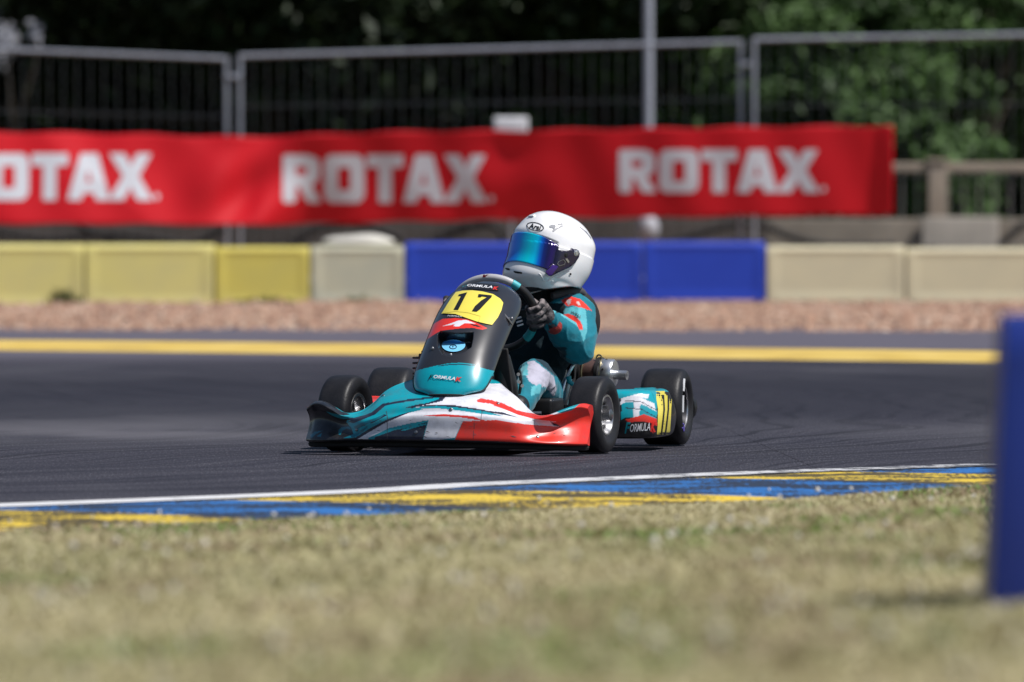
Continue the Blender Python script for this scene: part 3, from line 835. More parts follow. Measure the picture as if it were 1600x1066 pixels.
# ---------------------------------------------------------------- trees
def leaf_cloud(centres, n, size, seed, flat=.75):
    """centres: list of (x,y,z,rx,ry,rz,weight); returns verts/faces of leaf quads spread in clumps"""
    r = np.random.default_rng(seed); C = np.array(centres, float); wt = C[:, 6] / C[:, 6].sum()
    k = r.choice(len(C), n, p=wt)
    d = r.normal(0, 1, (n, 3)); d /= np.linalg.norm(d, axis=1)[:, None]; rad = r.uniform(0, 1, n) ** .45
    P = C[k, :3] + r.normal(0, .52, (n, 3)) * C[k, 3:6] * r.uniform(.6, 1.5, (len(C), 3))[k]
    a = r.normal(0, 1, (n, 3)); a /= np.linalg.norm(a, axis=1)[:, None]
    nrm = d * .6 + r.normal(0, .6, (n, 3)) + np.array([0, -.1, .5]); nrm /= np.linalg.norm(nrm, axis=1)[:, None]
    u = np.cross(nrm, a); u /= np.linalg.norm(u, axis=1)[:, None]; v = np.cross(nrm, u)
    s = size * r.uniform(.6, 1.4, n)[:, None]
    V = np.stack([P - u * s, P + v * s * .45 + nrm * s * .12, P + u * s, P - v * s * .45 + nrm * s * .12], 1).reshape(-1, 3)
    F = (np.arange(n) * 4)[:, None] + np.arange(4)
    return V, F, k

def leaf_mat(name, lo, hi):
    m = mat(name, attr=True, rough=.55, spec=.35, var=.1, scale=2)
    b = m.node_tree.nodes['Principled BSDF']
    return m

def make_tree(name, label, x, y, h, spread, seed, lo, hi, n, size, low=0.6, group='trees behind the fence', ybias=0., density=1.):
    r = np.random.default_rng(seed)
    root = empty(name, (x, y, 0)); tag(root, label, 'tree', group)
    m = MB(); tr = h * .018 + .05
    ax = [(0, 0, -.1), (.05, 0, h * .2), (-.04, .05, h * .45), (.03, 0, h * .75)]
    m.tube(ax, [tr * 1.4, tr, tr * .75, tr * .35], 10)
    cs = []
    nb = 15
    for i in range(nb):
        a = r.uniform(0, 6.28); f = r.uniform(.12, .75); z = h * f
        L = spread * r.uniform(.45, .85) * (1.1 - .4 * abs(f - .4)); dr = r.uniform(-.05, .5) if z > 2.5 else r.uniform(-.2, .25)
        e = Vector((math.cos(a) * L, math.sin(a) * L + ybias * L * .3, z + L * dr))
        m.tube([(0, 0, z), (e.x * .5, e.y * .5, z + (e.z - z) * .6), e], [tr * .4, tr * .25, tr * .08], 6)
        for q in range(3):
            t_ = .55 + .25 * q
            c = Vector((0, 0, z)).lerp(e, t_) + Vector(r.normal(0, .25, 3))
            if c.z < low: c.z = low + abs(r.normal(0, .3))
            rr = spread * r.uniform(.16, .30); cs.append((c.x, c.y, c.z, rr, rr, rr * .7, rr ** 2))
    m.build('trunk', M['bark'], root)
    V, F, k = leaf_cloud(cs, n, size, seed + 1)
    V = V[:]; 
    g = r.uniform(0, 1, len(cs))[k]; g = np.clip(g + r.normal(0, .2, len(k)), 0, 1)[:, None]
    c = np.array(lo) * (1 - g) + np.array(hi) * g
    o = fast_mesh('crown', V, F, M['leaf'], root, colors=np.repeat(c, 4, axis=0))
    return root

def build_trees():
    M['bark'] = mat('tree_bark', (.07, .055, .04), rough=.9, var=.3, scale=6, bump=.5, bscale=15)
    M['leaf'] = leaf_mat('tree_leaves', None, None)
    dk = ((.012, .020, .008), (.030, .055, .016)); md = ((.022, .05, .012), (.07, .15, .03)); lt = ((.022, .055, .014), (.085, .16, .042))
    # shading front row (crowns mostly above the picture); left part has its crown high
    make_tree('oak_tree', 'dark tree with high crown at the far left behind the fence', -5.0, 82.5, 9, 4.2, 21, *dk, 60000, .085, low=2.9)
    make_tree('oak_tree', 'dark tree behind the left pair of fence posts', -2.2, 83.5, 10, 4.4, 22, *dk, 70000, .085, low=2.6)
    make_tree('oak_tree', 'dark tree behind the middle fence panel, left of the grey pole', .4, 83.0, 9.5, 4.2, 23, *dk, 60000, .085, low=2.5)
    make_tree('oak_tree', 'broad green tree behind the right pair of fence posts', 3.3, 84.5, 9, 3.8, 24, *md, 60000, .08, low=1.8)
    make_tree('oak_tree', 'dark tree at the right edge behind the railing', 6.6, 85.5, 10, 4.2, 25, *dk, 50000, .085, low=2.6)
    # unseen to the right but shading the bank
    # leafy shrubs lit by the sun
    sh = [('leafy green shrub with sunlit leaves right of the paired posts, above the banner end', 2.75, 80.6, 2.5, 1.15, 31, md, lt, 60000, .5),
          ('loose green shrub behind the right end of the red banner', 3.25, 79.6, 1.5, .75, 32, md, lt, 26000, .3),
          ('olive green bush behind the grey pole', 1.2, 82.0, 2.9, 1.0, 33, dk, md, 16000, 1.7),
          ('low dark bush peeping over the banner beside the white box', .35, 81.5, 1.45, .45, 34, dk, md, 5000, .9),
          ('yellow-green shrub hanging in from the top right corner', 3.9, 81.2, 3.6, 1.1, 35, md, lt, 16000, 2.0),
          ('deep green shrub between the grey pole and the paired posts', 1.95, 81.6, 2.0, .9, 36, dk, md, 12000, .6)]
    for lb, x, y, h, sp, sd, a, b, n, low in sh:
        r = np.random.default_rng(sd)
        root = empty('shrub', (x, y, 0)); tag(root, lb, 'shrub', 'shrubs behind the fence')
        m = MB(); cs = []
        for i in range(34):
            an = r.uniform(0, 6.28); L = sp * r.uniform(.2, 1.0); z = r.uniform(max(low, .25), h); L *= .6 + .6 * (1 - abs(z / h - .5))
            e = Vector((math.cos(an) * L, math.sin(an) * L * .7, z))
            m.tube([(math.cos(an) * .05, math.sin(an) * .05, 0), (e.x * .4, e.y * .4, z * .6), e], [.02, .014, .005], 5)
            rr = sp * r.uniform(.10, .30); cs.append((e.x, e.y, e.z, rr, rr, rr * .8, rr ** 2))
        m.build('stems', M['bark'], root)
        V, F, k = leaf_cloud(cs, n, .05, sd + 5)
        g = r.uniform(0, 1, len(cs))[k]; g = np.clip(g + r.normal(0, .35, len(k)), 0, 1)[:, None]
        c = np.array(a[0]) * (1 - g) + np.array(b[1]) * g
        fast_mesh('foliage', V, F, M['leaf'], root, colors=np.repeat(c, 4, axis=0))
    # wood behind: one dense dark mass
    r = np.random.default_rng(77); cs = []
    for i in range(420):
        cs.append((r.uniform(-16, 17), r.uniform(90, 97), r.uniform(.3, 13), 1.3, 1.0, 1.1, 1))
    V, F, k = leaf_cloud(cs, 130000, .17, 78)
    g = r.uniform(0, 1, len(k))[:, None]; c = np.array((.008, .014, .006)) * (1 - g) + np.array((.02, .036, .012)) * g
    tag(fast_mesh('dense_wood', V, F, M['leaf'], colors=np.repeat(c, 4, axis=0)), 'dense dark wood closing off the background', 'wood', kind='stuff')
    tag(mesh_obj('dark_backdrop', [(-40, 97.5, -.5), (40, 97.5, -.5), (40, 106, 14), (-40, 106, 14)], [(0, 1, 2, 3)], mat('backdrop_near_black', (.012, .014, .008), rough=1, var=.4, scale=1)), kind='structure')  # near-black sheet added behind the wood to keep the sky out
    # white blossom at top left, standing in for sky between the leaves
    m = mat('sky_gap_white', (.55, .56, .62), rough=.8)
    root = empty('sky_gap_shrub', (at(18, 0, 79).x, 79, 0)); tag(root, 'pale clusters added for sky showing between leaves at the top left edge', 'shrub')
    s = MB(); s.tube([(0, 0, 0), (.05, 0, 1), (-.05, 0, 2.1)], [.02, .015, .006], 6); s.tube([(0, .0, 1.2), (.2, 0, 1.9), (.22, 0, 2.1)], [.012, .008, .004], 6); s.build('stems', M['bark'], root)
    c1 = at(6, 66, 79); c2 = at(55, 50, 79)
    V, F, k = leaf_cloud([(c1.x - root.location.x, 0, c1.z, .12, .08, .10, 1.2), (c2.x - root.location.x, 0, c2.z, .055, .05, .08, .35)], 420, .022, 5)
    fast_mesh('sky_gap_leaves', V, F, m, root)
    # weeds at barrier feet
    M['weed'] = mat('weed_leaves', (.16, .17, .06), rough=.7, var=.2)
    for i, (px, w_, h_, lb) in enumerate(((100, 30, .11, 'weed tuft at the foot of the left yellow barrier joint'), (415, 60, .05, 'low weeds at the foot of the mustard block'), (560, 60, .05, 'low weeds at the foot of the grey-cream block'))):
        c = at(px, 476, 69.9); n = 260; r = np.random.default_rng(i + 50)
        X = r.normal(0, w_ / 3, n) * 69.9 / K; hh = np.abs(r.normal(0, h_ * .55, n)) * np.exp(-(X / (w_ * 69.9 / K)) ** 2) + .02
        yv = r.uniform(-.12, .06, n); lx = r.normal(0, .3, n) * hh
        V = np.stack([np.stack([X - .008, yv, 0 * X], -1), np.stack([X + .008, yv, 0 * X], -1), np.stack([X + lx + .012, yv - .01, hh * .6], -1), np.stack([X + 1.5 * lx, yv, hh], -1)], 1).reshape(-1, 3)
        V += np.array([c.x, c.y, -.01])
        tag(fast_mesh('weed', V, (np.arange(n) * 4)[:, None] + np.arange(4), M['weed']), lb, 'weeds', 'weeds along the barrier foot', kind='stuff')

# ================================================================== KART  (x forward, y to the kart's left, z up)
AL = R(12.2)
KO = Vector((-.147, 32.0, 0.0))
hx, hy = -math.sin(AL), -math.cos(AL); lx_, ly_ = math.cos(AL), -math.sin(AL)
KRZ = -math.pi / 2 - AL
def kp(px, py, x=None, y=None):
    """photograph pixel + known forward (x) or sideways (y) coordinate -> kart-local point"""
    a = (px - 800) / K; b = (H * K - (py - YH) * 0) / K
    if x is not None:
        # KO.x + x*hx + v*lx = a*(KO.y + x*hy + v*ly)
        v = (a * (KO.y + x * hy) - KO.x - x * hx) / (lx_ - a * ly_); X, Y_ = x, v
    else:
        u = (a * (KO.y + y * ly_) - KO.x - y * lx_) / (hx - a * hy); X, Y_ = u, y
    D = KO.y + X * hy + Y_ * ly_
    return Vector((X, Y_, H - (py - YH) * D / K))

# oblique "artwork sheet" of the livery in metres: a to the right, b up, seen square to VD
VD = Vector((-.977, -.211, -.029)).normalized()
def sheet(p): return (.977 * p[1] - .211 * p[0], p[2] - .029 * (.977 * p[0] + .211 * p[1]))
def sh(px, py): return ((px - 732.5) / 460, (707.8 - py) / 460)
def P2(pts): return [sh(*p) for p in pts]
def Z2(pts, ox, oy, k): return [sh(ox + x * k, oy + y * k) for x, y in pts]     # points read off an enlargement
def unsheet(a, b, w=1.5):
    # point with sheet coordinates a,b at depth w in front
    x = w * .977 - a * .211; y = w * .211 + a * .977
    # solve w' so that .977x+.211y = w
    return Vector((x, y, b + .029 * (.977 * x + .211 * y)))

def bvh_of(o):
    me = o.data; return BVHTree.FromPolygons([v.co.copy() for v in me.vertices], [list(p.vertices) for p in me.polygons])

def wrap(bm, name, material, bvh, parent, off=.0016, smooth=True):
    """press a flat outline given in sheet coordinates onto a surface"""
    dead = []
    for v in bm.verts:
        hit = bvh.ray_cast(unsheet(v.co.x, v.co.y), VD)
        if hit[0] is None: dead.append(v); continue
        n_ = hit[1]
        if n_.dot(VD) > 0: n_ = -n_
        v.co = hit[0] + (n_ * .8 - VD * .4) * off
    bmesh.ops.delete(bm, geom=dead, context='VERTS')
    return bm_finish(bm, name, material, parent, smooth)

def paint_layers(co, base, layers):
    a = .977 * co[:, 1] - .211 * co[:, 0]; b = co[:, 2] - .029 * (.977 * co[:, 0] + .211 * co[:, 1])
    c = np.tile(np.array(base, float), (len(co), 1))
    for poly, col in layers:
        m = in_poly(a, b, poly); c[m] = col
    return c

TEAL = (.0, .33, .41); TEALD = (.0, .15, .21); RED = (.78, .034, .020); WHITE = (.74, .74, .80); BLK = (.010, .011, .014); NAVY = (.012, .016, .04); CARB = (.022, .023, .028)

def grid_obj(name, fn, nu, nv, material, parent, paint=None, thick=0., closed_u=False):
    U = np.linspace(0, 1, nu + 1); Vv = np.linspace(0, 1, nv + 1)
    V = np.array([fn(u, v)[:] for u in U for v in Vv])
    I = np.arange((nu + 1) * (nv + 1)).reshape(nu + 1, nv + 1)
    F = np.stack([I[:-1, :-1], I[1:, :-1], I[1:, 1:], I[:-1, 1:]], -1).reshape(-1, 4)
    cols = paint(V) if paint else None
    o = fast_mesh(name, V, F, material, parent, colors=cols, smooth=True)
    if thick:
        s = o.modifiers.new('wall', 'SOLIDIFY'); s.thickness = thick; s.offset = 0
    return o

def tab(xs, ys):
    """smooth interpolation through a table"""
    n = len(xs)
    def f(x):
        if x <= xs[0]: return ys[0]
        if x >= xs[-1]: return ys[-1]
        i = max(0, int(np.searchsorted(xs, x)) - 1)
        h = xs[i + 1] - xs[i]; t = (x - xs[i]) / h
        def sl(k):
            if k == 0: return (ys[1] - ys[0]) / (xs[1] - xs[0])
            if k == n - 1: return (ys[-1] - ys[-2]) / (xs[-1] - xs[-2])
            return (ys[k + 1] - ys[k - 1]) / (xs[k + 1] - xs[k - 1])
        m0, m1 = sl(i) * h, sl(i + 1) * h
        return (2 * t ** 3 - 3 * t * t + 1) * ys[i] + (t ** 3 - 2 * t * t + t) * m0 + (-2 * t ** 3 + 3 * t * t) * ys[i + 1] + (t ** 3 - t * t) * m1
    return f

def rot_to(axis):
    return Vector(axis).to_track_quat('Y', 'Z').to_matrix()

def build_kart():
    M['scuff'] = mat('rubber_scuff', (.10, .09, .10), rough=.8)
    M['dark_rim'] = mat('dark_magnesium', (.045, .045, .05), rough=.45, metal=.7, var=.2)
    root = empty('racing_kart', KO, KRZ)
    tag(root, 'teal, white and red racing kart numbered 17 cornering on the track', 'go-kart')

    # ------------------------------------------------------------ wheels
    def wheel(c, steer, rad, width, rimr, side, rear=False):
        """side +1: outer face towards +y"""
        ax = Vector((-math.sin(steer), math.cos(steer), 0)) * side      # outward
        w = empty('wheel', c); w.parent = root
        hw = width / 2
        m = MB()
        prof = [(-hw * .78, rimr + .002), (-hw * .86, rimr + .008), (-hw, rad * .70), (-hw * 1.0, rad * .82), (-hw * .90, rad * .93), (-hw * .74, rad * .985), (-hw * .4, rad), (0, rad * 1.003), (hw * .4, rad), (hw * .74, rad * .985), (hw * .90, rad * .93), (hw * 1.0, rad * .82), (hw, rad * .70), (hw * .86, rimr + .008), (hw * .78, rimr + .002)]
        pr = [(p.x, p.y) for p in catmull([(a, b, 0) for a, b in prof], 3, closed=False)]
        m.lathe(pr, (0, 0, 0), ax, 72)
        # flat contact patch
        for v in m.bm.verts:
            if v.co.z < -rad + .004: v.co.z = -rad + .004
        m.build('tyre', M['rubber'], w, angle=60)
        m = MB()
        rp = [(hw * .80, rimr + .004), (hw * .84, rimr + .003), (hw * .84, rimr - .003), (hw * .72, rimr - .006), (hw * .40, rimr - .014), (.0, rimr - .020), (-hw * .5, rimr - .018), (-hw * .78, rimr - .006), (-hw * .82, rimr + .004)]
        m.lathe(rp, (0, 0, 0), ax, 64)
        dish = hw * .10 if not rear else -hw * .45
        m.lathe([(dish, rimr - .020), (dish + .004, rimr * .62), (dish + .018, rimr * .50), (dish + .022, .026), (dish + .022, .0)], (0, 0, 0), ax, 48)
        m.lathe([(-dish - .010, rimr - .020), (-dish - .012, .0)], (0, 0, 0), ax, 48)
        m.lathe([(-hw * .78, rimr + .005), (-hw * .87, rimr + .004), (-hw * .87, rimr - .004), (-hw * .74, rimr - .006)], (0, 0, 0), ax, 64)
        ro = m.build('rim', M['alu'] if not rear else M['dark_rim'], w, angle=35)
        if rear:
            m = MB(); m.lathe([(hw * .80, rimr + .0045), (hw * .855, rimr + .003), (hw * .855, rimr - .003), (hw * .80, rimr - .004)], (0, 0, 0), ax, 64); m.build('rim_lip', M['alu'], ro)
        q = rot_to(ax)
        m = MB()
        m.lathe([(dish + .02, .021), (dish + .055, .021), (dish + .058, .017), (dish + .058, 0)], (0, 0, 0), ax, 20)
        m.build('hub', M['steel'], w)
        for k in range(3):
            a = k * 2.094 + .4; off = q @ Vector((math.cos(a) * .040, 0, math.sin(a) * .040)); m = MB()
            m.lathe([(dish + .018, .0075), (dish + .034, .0075), (dish + .034, 0)], off, ax, 6)
            m.build('wheel_nut', M['steel'], w)
        m = MB(); a = 1.0 if side > 0 else 2.2; off = q @ Vector((math.cos(a) * (rimr - .02), 0, math.sin(a) * (rimr - .02)))
        m.lathe([(hw * .5, .004), (hw * .5 + .022, .0035), (hw * .5 + .022, 0)], off, ax, 8); m.build('valve', M['black_plastic'], w)
        return w, ax
    st = R(-7)
    wheel((.005, .435, .131), st, .131, .115, .066, 1)
    wheel((.0, -.43, .131), st - R(3), .131, .115, .066, -1)
    wl, ax = wheel((-.965, .492, .135), 0, .135, .150, .071, 1, True)
    wheel((-.965, -.485, .135), 0, .135, .150, .071, -1, True)
    # valve-side paint marks on the left rear tyre and violet chalk marks
    def mark(parent_pos, axis, hw, pts_, mtl, nm, r=.0022):
        """stroke on a sidewall: polar points (angle deg, radius)"""
        q = rot_to(axis); m = MB()
        P = [Vector(parent_pos) + q @ Vector((math.cos(R(a)) * rr, hw, math.sin(R(a)) * rr)) for a, rr in pts_]
        m.tube(P, r, 6); return m.build(nm, mtl, root)
    axr = Vector((0, 1, 0))
    mark((-.965, .492, .135), axr, .0755, [(58, .118), (36, .098)], M['white_ink'], 'tyre_mark', .0045)
    mark((-.965, .492, .135), axr, .0755, [(28, .092), (-10, .088)], M['white_ink'], 'tyre_mark', .0040)
    mark((-.965, .492, .135), axr, .0755, [(-32, .103), (-42, .088), (-50, .108), (-38, .112)], M['purple_ink'], 'tyre_mark', .0025)

    # ------------------------------------------------------------ chassis
    m = MB()
    z = .052
    for s in (-1, 1):
        m.tube(catmull([(.20, .14 * s, z), (.0, .20 * s, z), (-.28, .245 * s, z), (-.70, .27 * s, z), (-1.12, .28 * s, z)], 6, closed=False), .0145, 10)
        m.tube([(.0, .20 * s, z), (.0, .34 * s, z + .02)], .0145, 10)
        m.tube([(.02, .345 * s, z - .012), (.02, .345 * s, .165)], .012, 10)
    m.tube([(.20, -.14, z), (.20, .14, z)], .0145, 10); m.tube([(-.30, -.245, z), (-.30, .245, z)], .0145, 10)
    m.tube([(-.72, -.27, z), (-.72, .27, z)], .0145, 10); m.tube([(-1.1, -.28, z), (-1.1, .28, z)], .0145, 10)
    m.build('chassis_frame', M['dark_steel'], root)
    m = MB(); m.box((-.06, 0, .036), (.56, .44, .004)); m.build('floor_tray', M['black_plastic'], root)
    m = MB(); m.tube([(-.965, -.46, .135), (-.965, .46, .135)], .020, 20)
    m.build('rear_axle', M['steel'], root)
    for s in (-1, 1):
        m = MB(); m.box((-.965, .27 * s, .125), (.07, .02, .15), bevel=.005); m.build('axle_bearing', M['alu'], root)
        # stub axle
        m = MB(); m.tube([(.02, .345 * s, .13), (.0, .42 * s, .131)], .011, 10); m.build('stub_axle', M['steel'], root)
    m = MB(); m.lathe([(-.004, 0), (-.004, .088), (.004, .088), (.004, 0)], (-.965, .19, .135), (0, 1, 0), 32); m.build('brake_disc', M['steel'], root)
    # tie rods
    m = MB(); m.tube([(-.05, .03, .13), kp(846, 646, x=-.08)], .007, 8); m.build('tie_rod', M['steel'], root)
    m = MB(); m.tube([(-.05, -.03, .13), (-.08, -.30, .12)], .007, 8); m.build('tie_rod', M['steel'], root)
    # side bars
    for s in (-1, 1):
        m = MB(); m.tube(catmull([(-.20, .24 * s, .06), (-.26, .42 * s, .08), (-.33, .50 * s, .09), (-.62, .50 * s, .09), (-.72, .42 * s, .08), (-.76, .27 * s, .06)], 5, closed=False), .010, 8)
        m.build('side_bar', M['steel'], root)
    m = MB(); m.tube(catmull([(.18, -.14, .05), (.34, -.16, .09), (.36, 0, .09), (.34, .16, .09), (.18, .14, .05)], 6, closed=False), .0095, 8)
    m.build('front_bumper_bar', M['steel'], root)

    # ------------------------------------------------------------ front fairing
    ys = [-.512, -.475, -.44, -.40, -.36, -.31, -.275, -.24, -.195, -.14, 0, .12, .165, .21, .26, .30, .345, .385, .42, .445, .463]
    zt = [.160, .180, .178, .160, .142, .150, .178, .214, .240, .256, .262, .250, .224, .196, .158, .138, .140, .156, .170, .176, .170]
    ztf = tab(ys, zt)
    xf = tab([-.512, -.48, -.40, -.30, -.18, 0, .18, .30, .39, .44, .463], [.235, .285, .340, .385, .415, .428, .415, .385, .340, .290, .245])
    xt = tab([-.500, -.46, -.40, -.32, -.24, -.15, 0, .12, .20, .30, .40, .46, .480], [.205, .235, .250, .250, .215, .13, .10, .13, .20, .255, .250, .235, .205])
    zb = tab([-.50, -.2, .1, .48], [.044, .050, .047, .036])
    zcr = tab([-.500, -.44, -.36, -.28, -.18, 0, .15, .26, .34, .40, .48], [.110, .112, .112, .120, .135, .143, .138, .122, .118, .122, .118])
    scoop = tab([-.500, -.42, -.34, -.24, 0, .24, .34, .42, .48], [.030, .034, .020, .004, 0, .004, .020, .034, .030])
    def nose(u, v):
        y = -.512 + .975 * u
        X, T, B, C, Tz, sc = xf(y), xt(y), zb(y), zcr(y), ztf(y), scoop(y)
        lip = Tz - .006
        ptsA = [(X - .035, B - .004), (X - .010, B), (X - .002, B + .012), (X - .004, B + (C - B) * .45), (X - .004, C - .010), (X - .016, C + .006), (X - .045, C + (lip - C) * .35), ((X + T) / 2 - .008, C + (lip - C) * .72), (T + .016, lip), (T, Tz), (T - .012, Tz - .004), (T - .016, Tz - .03)]
        hh = Tz - B
        ptsB = [(X - .035, B - .004), (X - .006, B), (X, B + .008), (X - .030, B + hh * .28), (X - .052, B + hh * .52), (X - .046, B + hh * .70), (X - .022, B + hh * .84), (X - .008, B + hh * .905), (X - .012, B + hh * .95), (X - .040, Tz - .001), (X - .085, Tz - .004), (X - .10, Tz - .03)]
        k_ = min(1, max(0, (abs(y + .02) - .25) / .13)); k_ = k_ * k_ * (3 - 2 * k_)
        pts = [(a_[0] * (1 - k_) + b_[0] * k_, a_[1] * (1 - k_) + b_[1] * k_) for a_, b_ in zip(ptsA, ptsB)]
        t = v * (len(pts) - 1); i = min(int(t), len(pts) - 2); f = t - i
        a, b, c, d = [Vector((*pts[min(max(k, 0), len(pts) - 1)], 0)) for k in (i - 1, i, i + 1, i + 2)]
        q = .5 * ((2 * b) + (c - a) * f + (2 * a - 5 * b + 4 * c - d) * f * f + (3 * b - a - 3 * c + d) * f ** 3)
        return (q.x, y, q.y)
    c2 = (470, 420, 400 / 1421)
    Zc = lambda pts: Z2(pts, *c2)
    c7 = (470, 560, 250 / 1600)
    Z7 = lambda pts: Z2(pts, *c7)
    c5 = (780, 540, 330 / 1600)
    Z5 = lambda pts: Z2(pts, *c5)
    far = 3000
    L = []
    # white field right of the teal bonnet
    L.append((Zc([(640, 770), (790, 735), (815, 700), (1000, 640), (1140, 640), (1300, 790), (1421, 800), (1700, 860), (1700, 960), (1421, 885), (1250, 865), (1100, 862), (900, 855), (860, 940), (700, 960), (640, 1000), (300, 1000), (320, 935), (420, 880), (520, 830), (700, 790)]), WHITE))
    # white sweep across the lower left
    L.append((Z7([(575, 800), (700, 720), (880, 620), (1050, 560), (1250, 515), (1600, 510), (1600, 640), (1290, 625), (1080, 660), (900, 700), (760, 760), (690, 800)]), WHITE))
    # dark block at lower middle, teal edge over it
    L.append((Z7([(690, 900), (690, 800), (900, 700), (1100, 655), (1290, 622), (1235, 820), (1235, 900)]), TEAL))
    L.append((Z7([(720, 900), (760, 790), (950, 722), (1120, 690), (1276, 640), (1235, 800), (1235, 900)]), NAVY))
    L.append((Z7([(1010, 722), (1160, 676), (1266, 656), (1262, 668), (1160, 696), (1050, 726)]), TEAL))
    # red of the right hand half
    L.append((Zc([(855, 960), (905, 848), (1100, 855), (1421, 878), (1700, 900), (1700, 1200), (855, 1200)]), RED))
    L.append((Z5([(-200, 575), (0, 567), (200, 592), (380, 612), (450, 622), (400, 585), (500, 575), (700, 480), (720, 440), (900, 440), (900, 900), (-200, 900)]), RED))
    # red ribbon over the white, running into the right wing
    L.append((Zc([(978, 733), (1000, 724), (1050, 730), (1130, 752), (1200, 788), (1250, 800), (1330, 812), (1421, 812), (1500, 790), (1560, 740), (1700, 720), (1700, 860), (1500, 862), (1400, 850), (1300, 838), (1200, 812), (1120, 780), (1050, 752), (985, 744)]), RED))
    L.append((Zc([(680, 818), (800, 810), (960, 822), (1000, 838), (1100, 862), (980, 842), (880, 826), (760, 822)]), RED))
    L.append((Z5([(-60, 520), (80, 545), (220, 575), (400, 585), (455, 618), (330, 610), (200, 600), (60, 580), (-60, 560)]), WHITE))
    # dark pinstripes
    for pts in ([(640, 770), (720, 758), (850, 760), (1000, 785), (1120, 820), (1000, 800), (850, 772), (720, 768)],
                [(460, 752), (600, 728), (740, 712), (815, 706), (790, 738), (640, 772), (720, 745), (785, 722), (740, 722), (600, 740), (470, 764)],
                [(270, 850), (400, 800), (460, 752), (475, 764), (420, 812), (300, 860)],
                [(440, 668), (500, 642), (565, 628), (560, 634), (500, 650), (446, 676)],
                [(300, 945), (380, 895), (480, 842), (560, 812), (640, 790), (560, 822), (480, 856), (390, 908), (318, 950)],
                [(160, 795), (300, 830), (420, 800), (310, 845), (200, 835)],
                [(380, 850), (470, 810), (490, 815), (400, 862)],
                [(1020, 790), (1120, 800), (1210, 830), (1120, 812)],
                [(1380, 848), (1421, 866), (1440, 880), (1400, 872)]):
        L.append((Zc(pts), NAVY))
    L.append((Z7([(1060, 500), (1160, 470), (1390, 435), (1400, 440), (1200, 480), (1130, 505)]), NAVY))
    # teal sweep strokes in the white
    L.append((Zc([(655, 772), (760, 764), (900, 775), (1010, 792), (1130, 822), (1000, 808), (880, 790), (760, 778), (660, 782)]), TEAL))
    L.append((Zc([(655, 766), (760, 759), (900, 768), (1010, 785), (1130, 815), (1010, 793), (900, 776), (760, 765), (660, 770)]), NAVY))
    # left wing: black tip with teal scrolls
    L.append((Z7([(-200, 300), (200, 380), (300, 450), (420, 535), (500, 560), (470, 640), (520, 700), (560, 800), (560, 900), (-200, 900)]), BLK))
    L.append((Z7([(260, 532), (340, 555), (440, 575), (540, 560), (600, 540), (560, 590), (440, 612), (360, 590), (300, 560)]), TEAL))
    L.append((Z7([(540, 690), (640, 640), (760, 600), (860, 560), (800, 610), (680, 660), (570, 715)]), TEALD))
    L.append((Z7([(390, 720), (420, 690), (500, 685), (520, 715), (470, 705), (430, 730), (410, 770), (390, 760)]), TEALD))
    L.append((Z7([(440, 800), (520, 770), (600, 730), (700, 670), (640, 740), (540, 800)]), TEALD))
    L.append((Z7([(100, 770), (150, 735), (230, 725), (160, 760), (120, 800)]), TEALD))
    L.append((Z7([(170, 780), (220, 750), (215, 790)]), TEALD))
    # black lower edge
    blk_edge = [(470, 686.5), (560, 686.5), (640, 687), (700, 687.5), (780, 690), (860, 695), (925, 700.5), (925, 740), (470, 740)]
    L.append((P2(blk_edge), BLK))
    # seams
    for pts in ([(488, 842), (491, 842), (491, 948), (487, 948)], [(480, 790), (484, 790), (493, 842), (488, 842)], [(966, 845), (969, 845), (962, 945), (959, 945)], [(1008, 790), (1011, 790), (1005, 842), (1001, 842)]):
        L.append((Zc(pts), (.05, .05, .06)))
    nose_o = grid_obj('front_fairing', nose, 460, 170, M['paint'], root, lambda V: paint_layers(V, TEAL, L))
    nb = bvh_of(nose_o)
    for px, py in ((600, 619), (779, 632), (652, 676), (840, 683), (560, 672), (706, 641)):
        h_ = nb.ray_cast(unsheet(*sh(px, py)), VD)
        if h_[0] is None: continue
        n_ = h_[1] if h_[1].dot(VD) < 0 else -h_[1]; m = MB(); m.lathe([(0, .0062), (.0025, .006), (.004, .003), (.004, 0)], h_[0], n_, 12); m.build('bolt', M['steel'], nose_o)
    rs = random.Random(4)
    for k in range(26):
        px = rs.uniform(560, 900); py = rs.uniform(656, 684); L_ = rs.uniform(3, 11); a_ = rs.uniform(-.5, .5); w_ = rs.uniform(.25, .8)
        pts = [(px, py), (px + L_ * .5, py + a_ * L_ * .5 - w_), (px + L_, py + a_ * L_), (px + L_ * .5, py + a_ * L_ * .5 + w_)]
        wrap(loops_mesh([P2(pts)], .01), 'scuff', M['scuff'], nb, nose_o, .0009)
    # underside skirt: matt black lower lip
    m = MB(); 
    pts = [Vector((xf(y) - .045, y, zb(y) - .010)) for y in np.linspace(-.50, .455, 40)]
    m.tube(pts, .011, 8); m.build('lower_lip', M['black_matt'], nose_o)
    # end cheeks (close the two open ends)
    for s, y0 in ((-1, -.512), (1, .463)):
        V = [nose(0 if s < 0 else 1, v) for v in np.linspace(0, 1, 60)]
        c_ = (xf(y0) - .10, y0 - s * .012, .09)
        vs = [Vector(q) for q in V] + [Vector(c_)]
        fs = [(i, i + 1, len(V)) for i in range(len(V) - 1)]
        mesh_obj('end_cheek', vs, fs, M['black_plastic'] if s < 0 else M['red_ink'], nose_o)

    # ------------------------------------------------------------ number panel (carbon)
    vv = [0, .10, .22, .36, .5, .64, .76, .87, .95, 1]
    cx = tab(vv, [.345, .335, .300, .235, .160, .075, -.005, -.080, -.130, -.160])
    cz = tab(vv, [.205, .232, .290, .360, .425, .488, .533, .563, .576, .581])
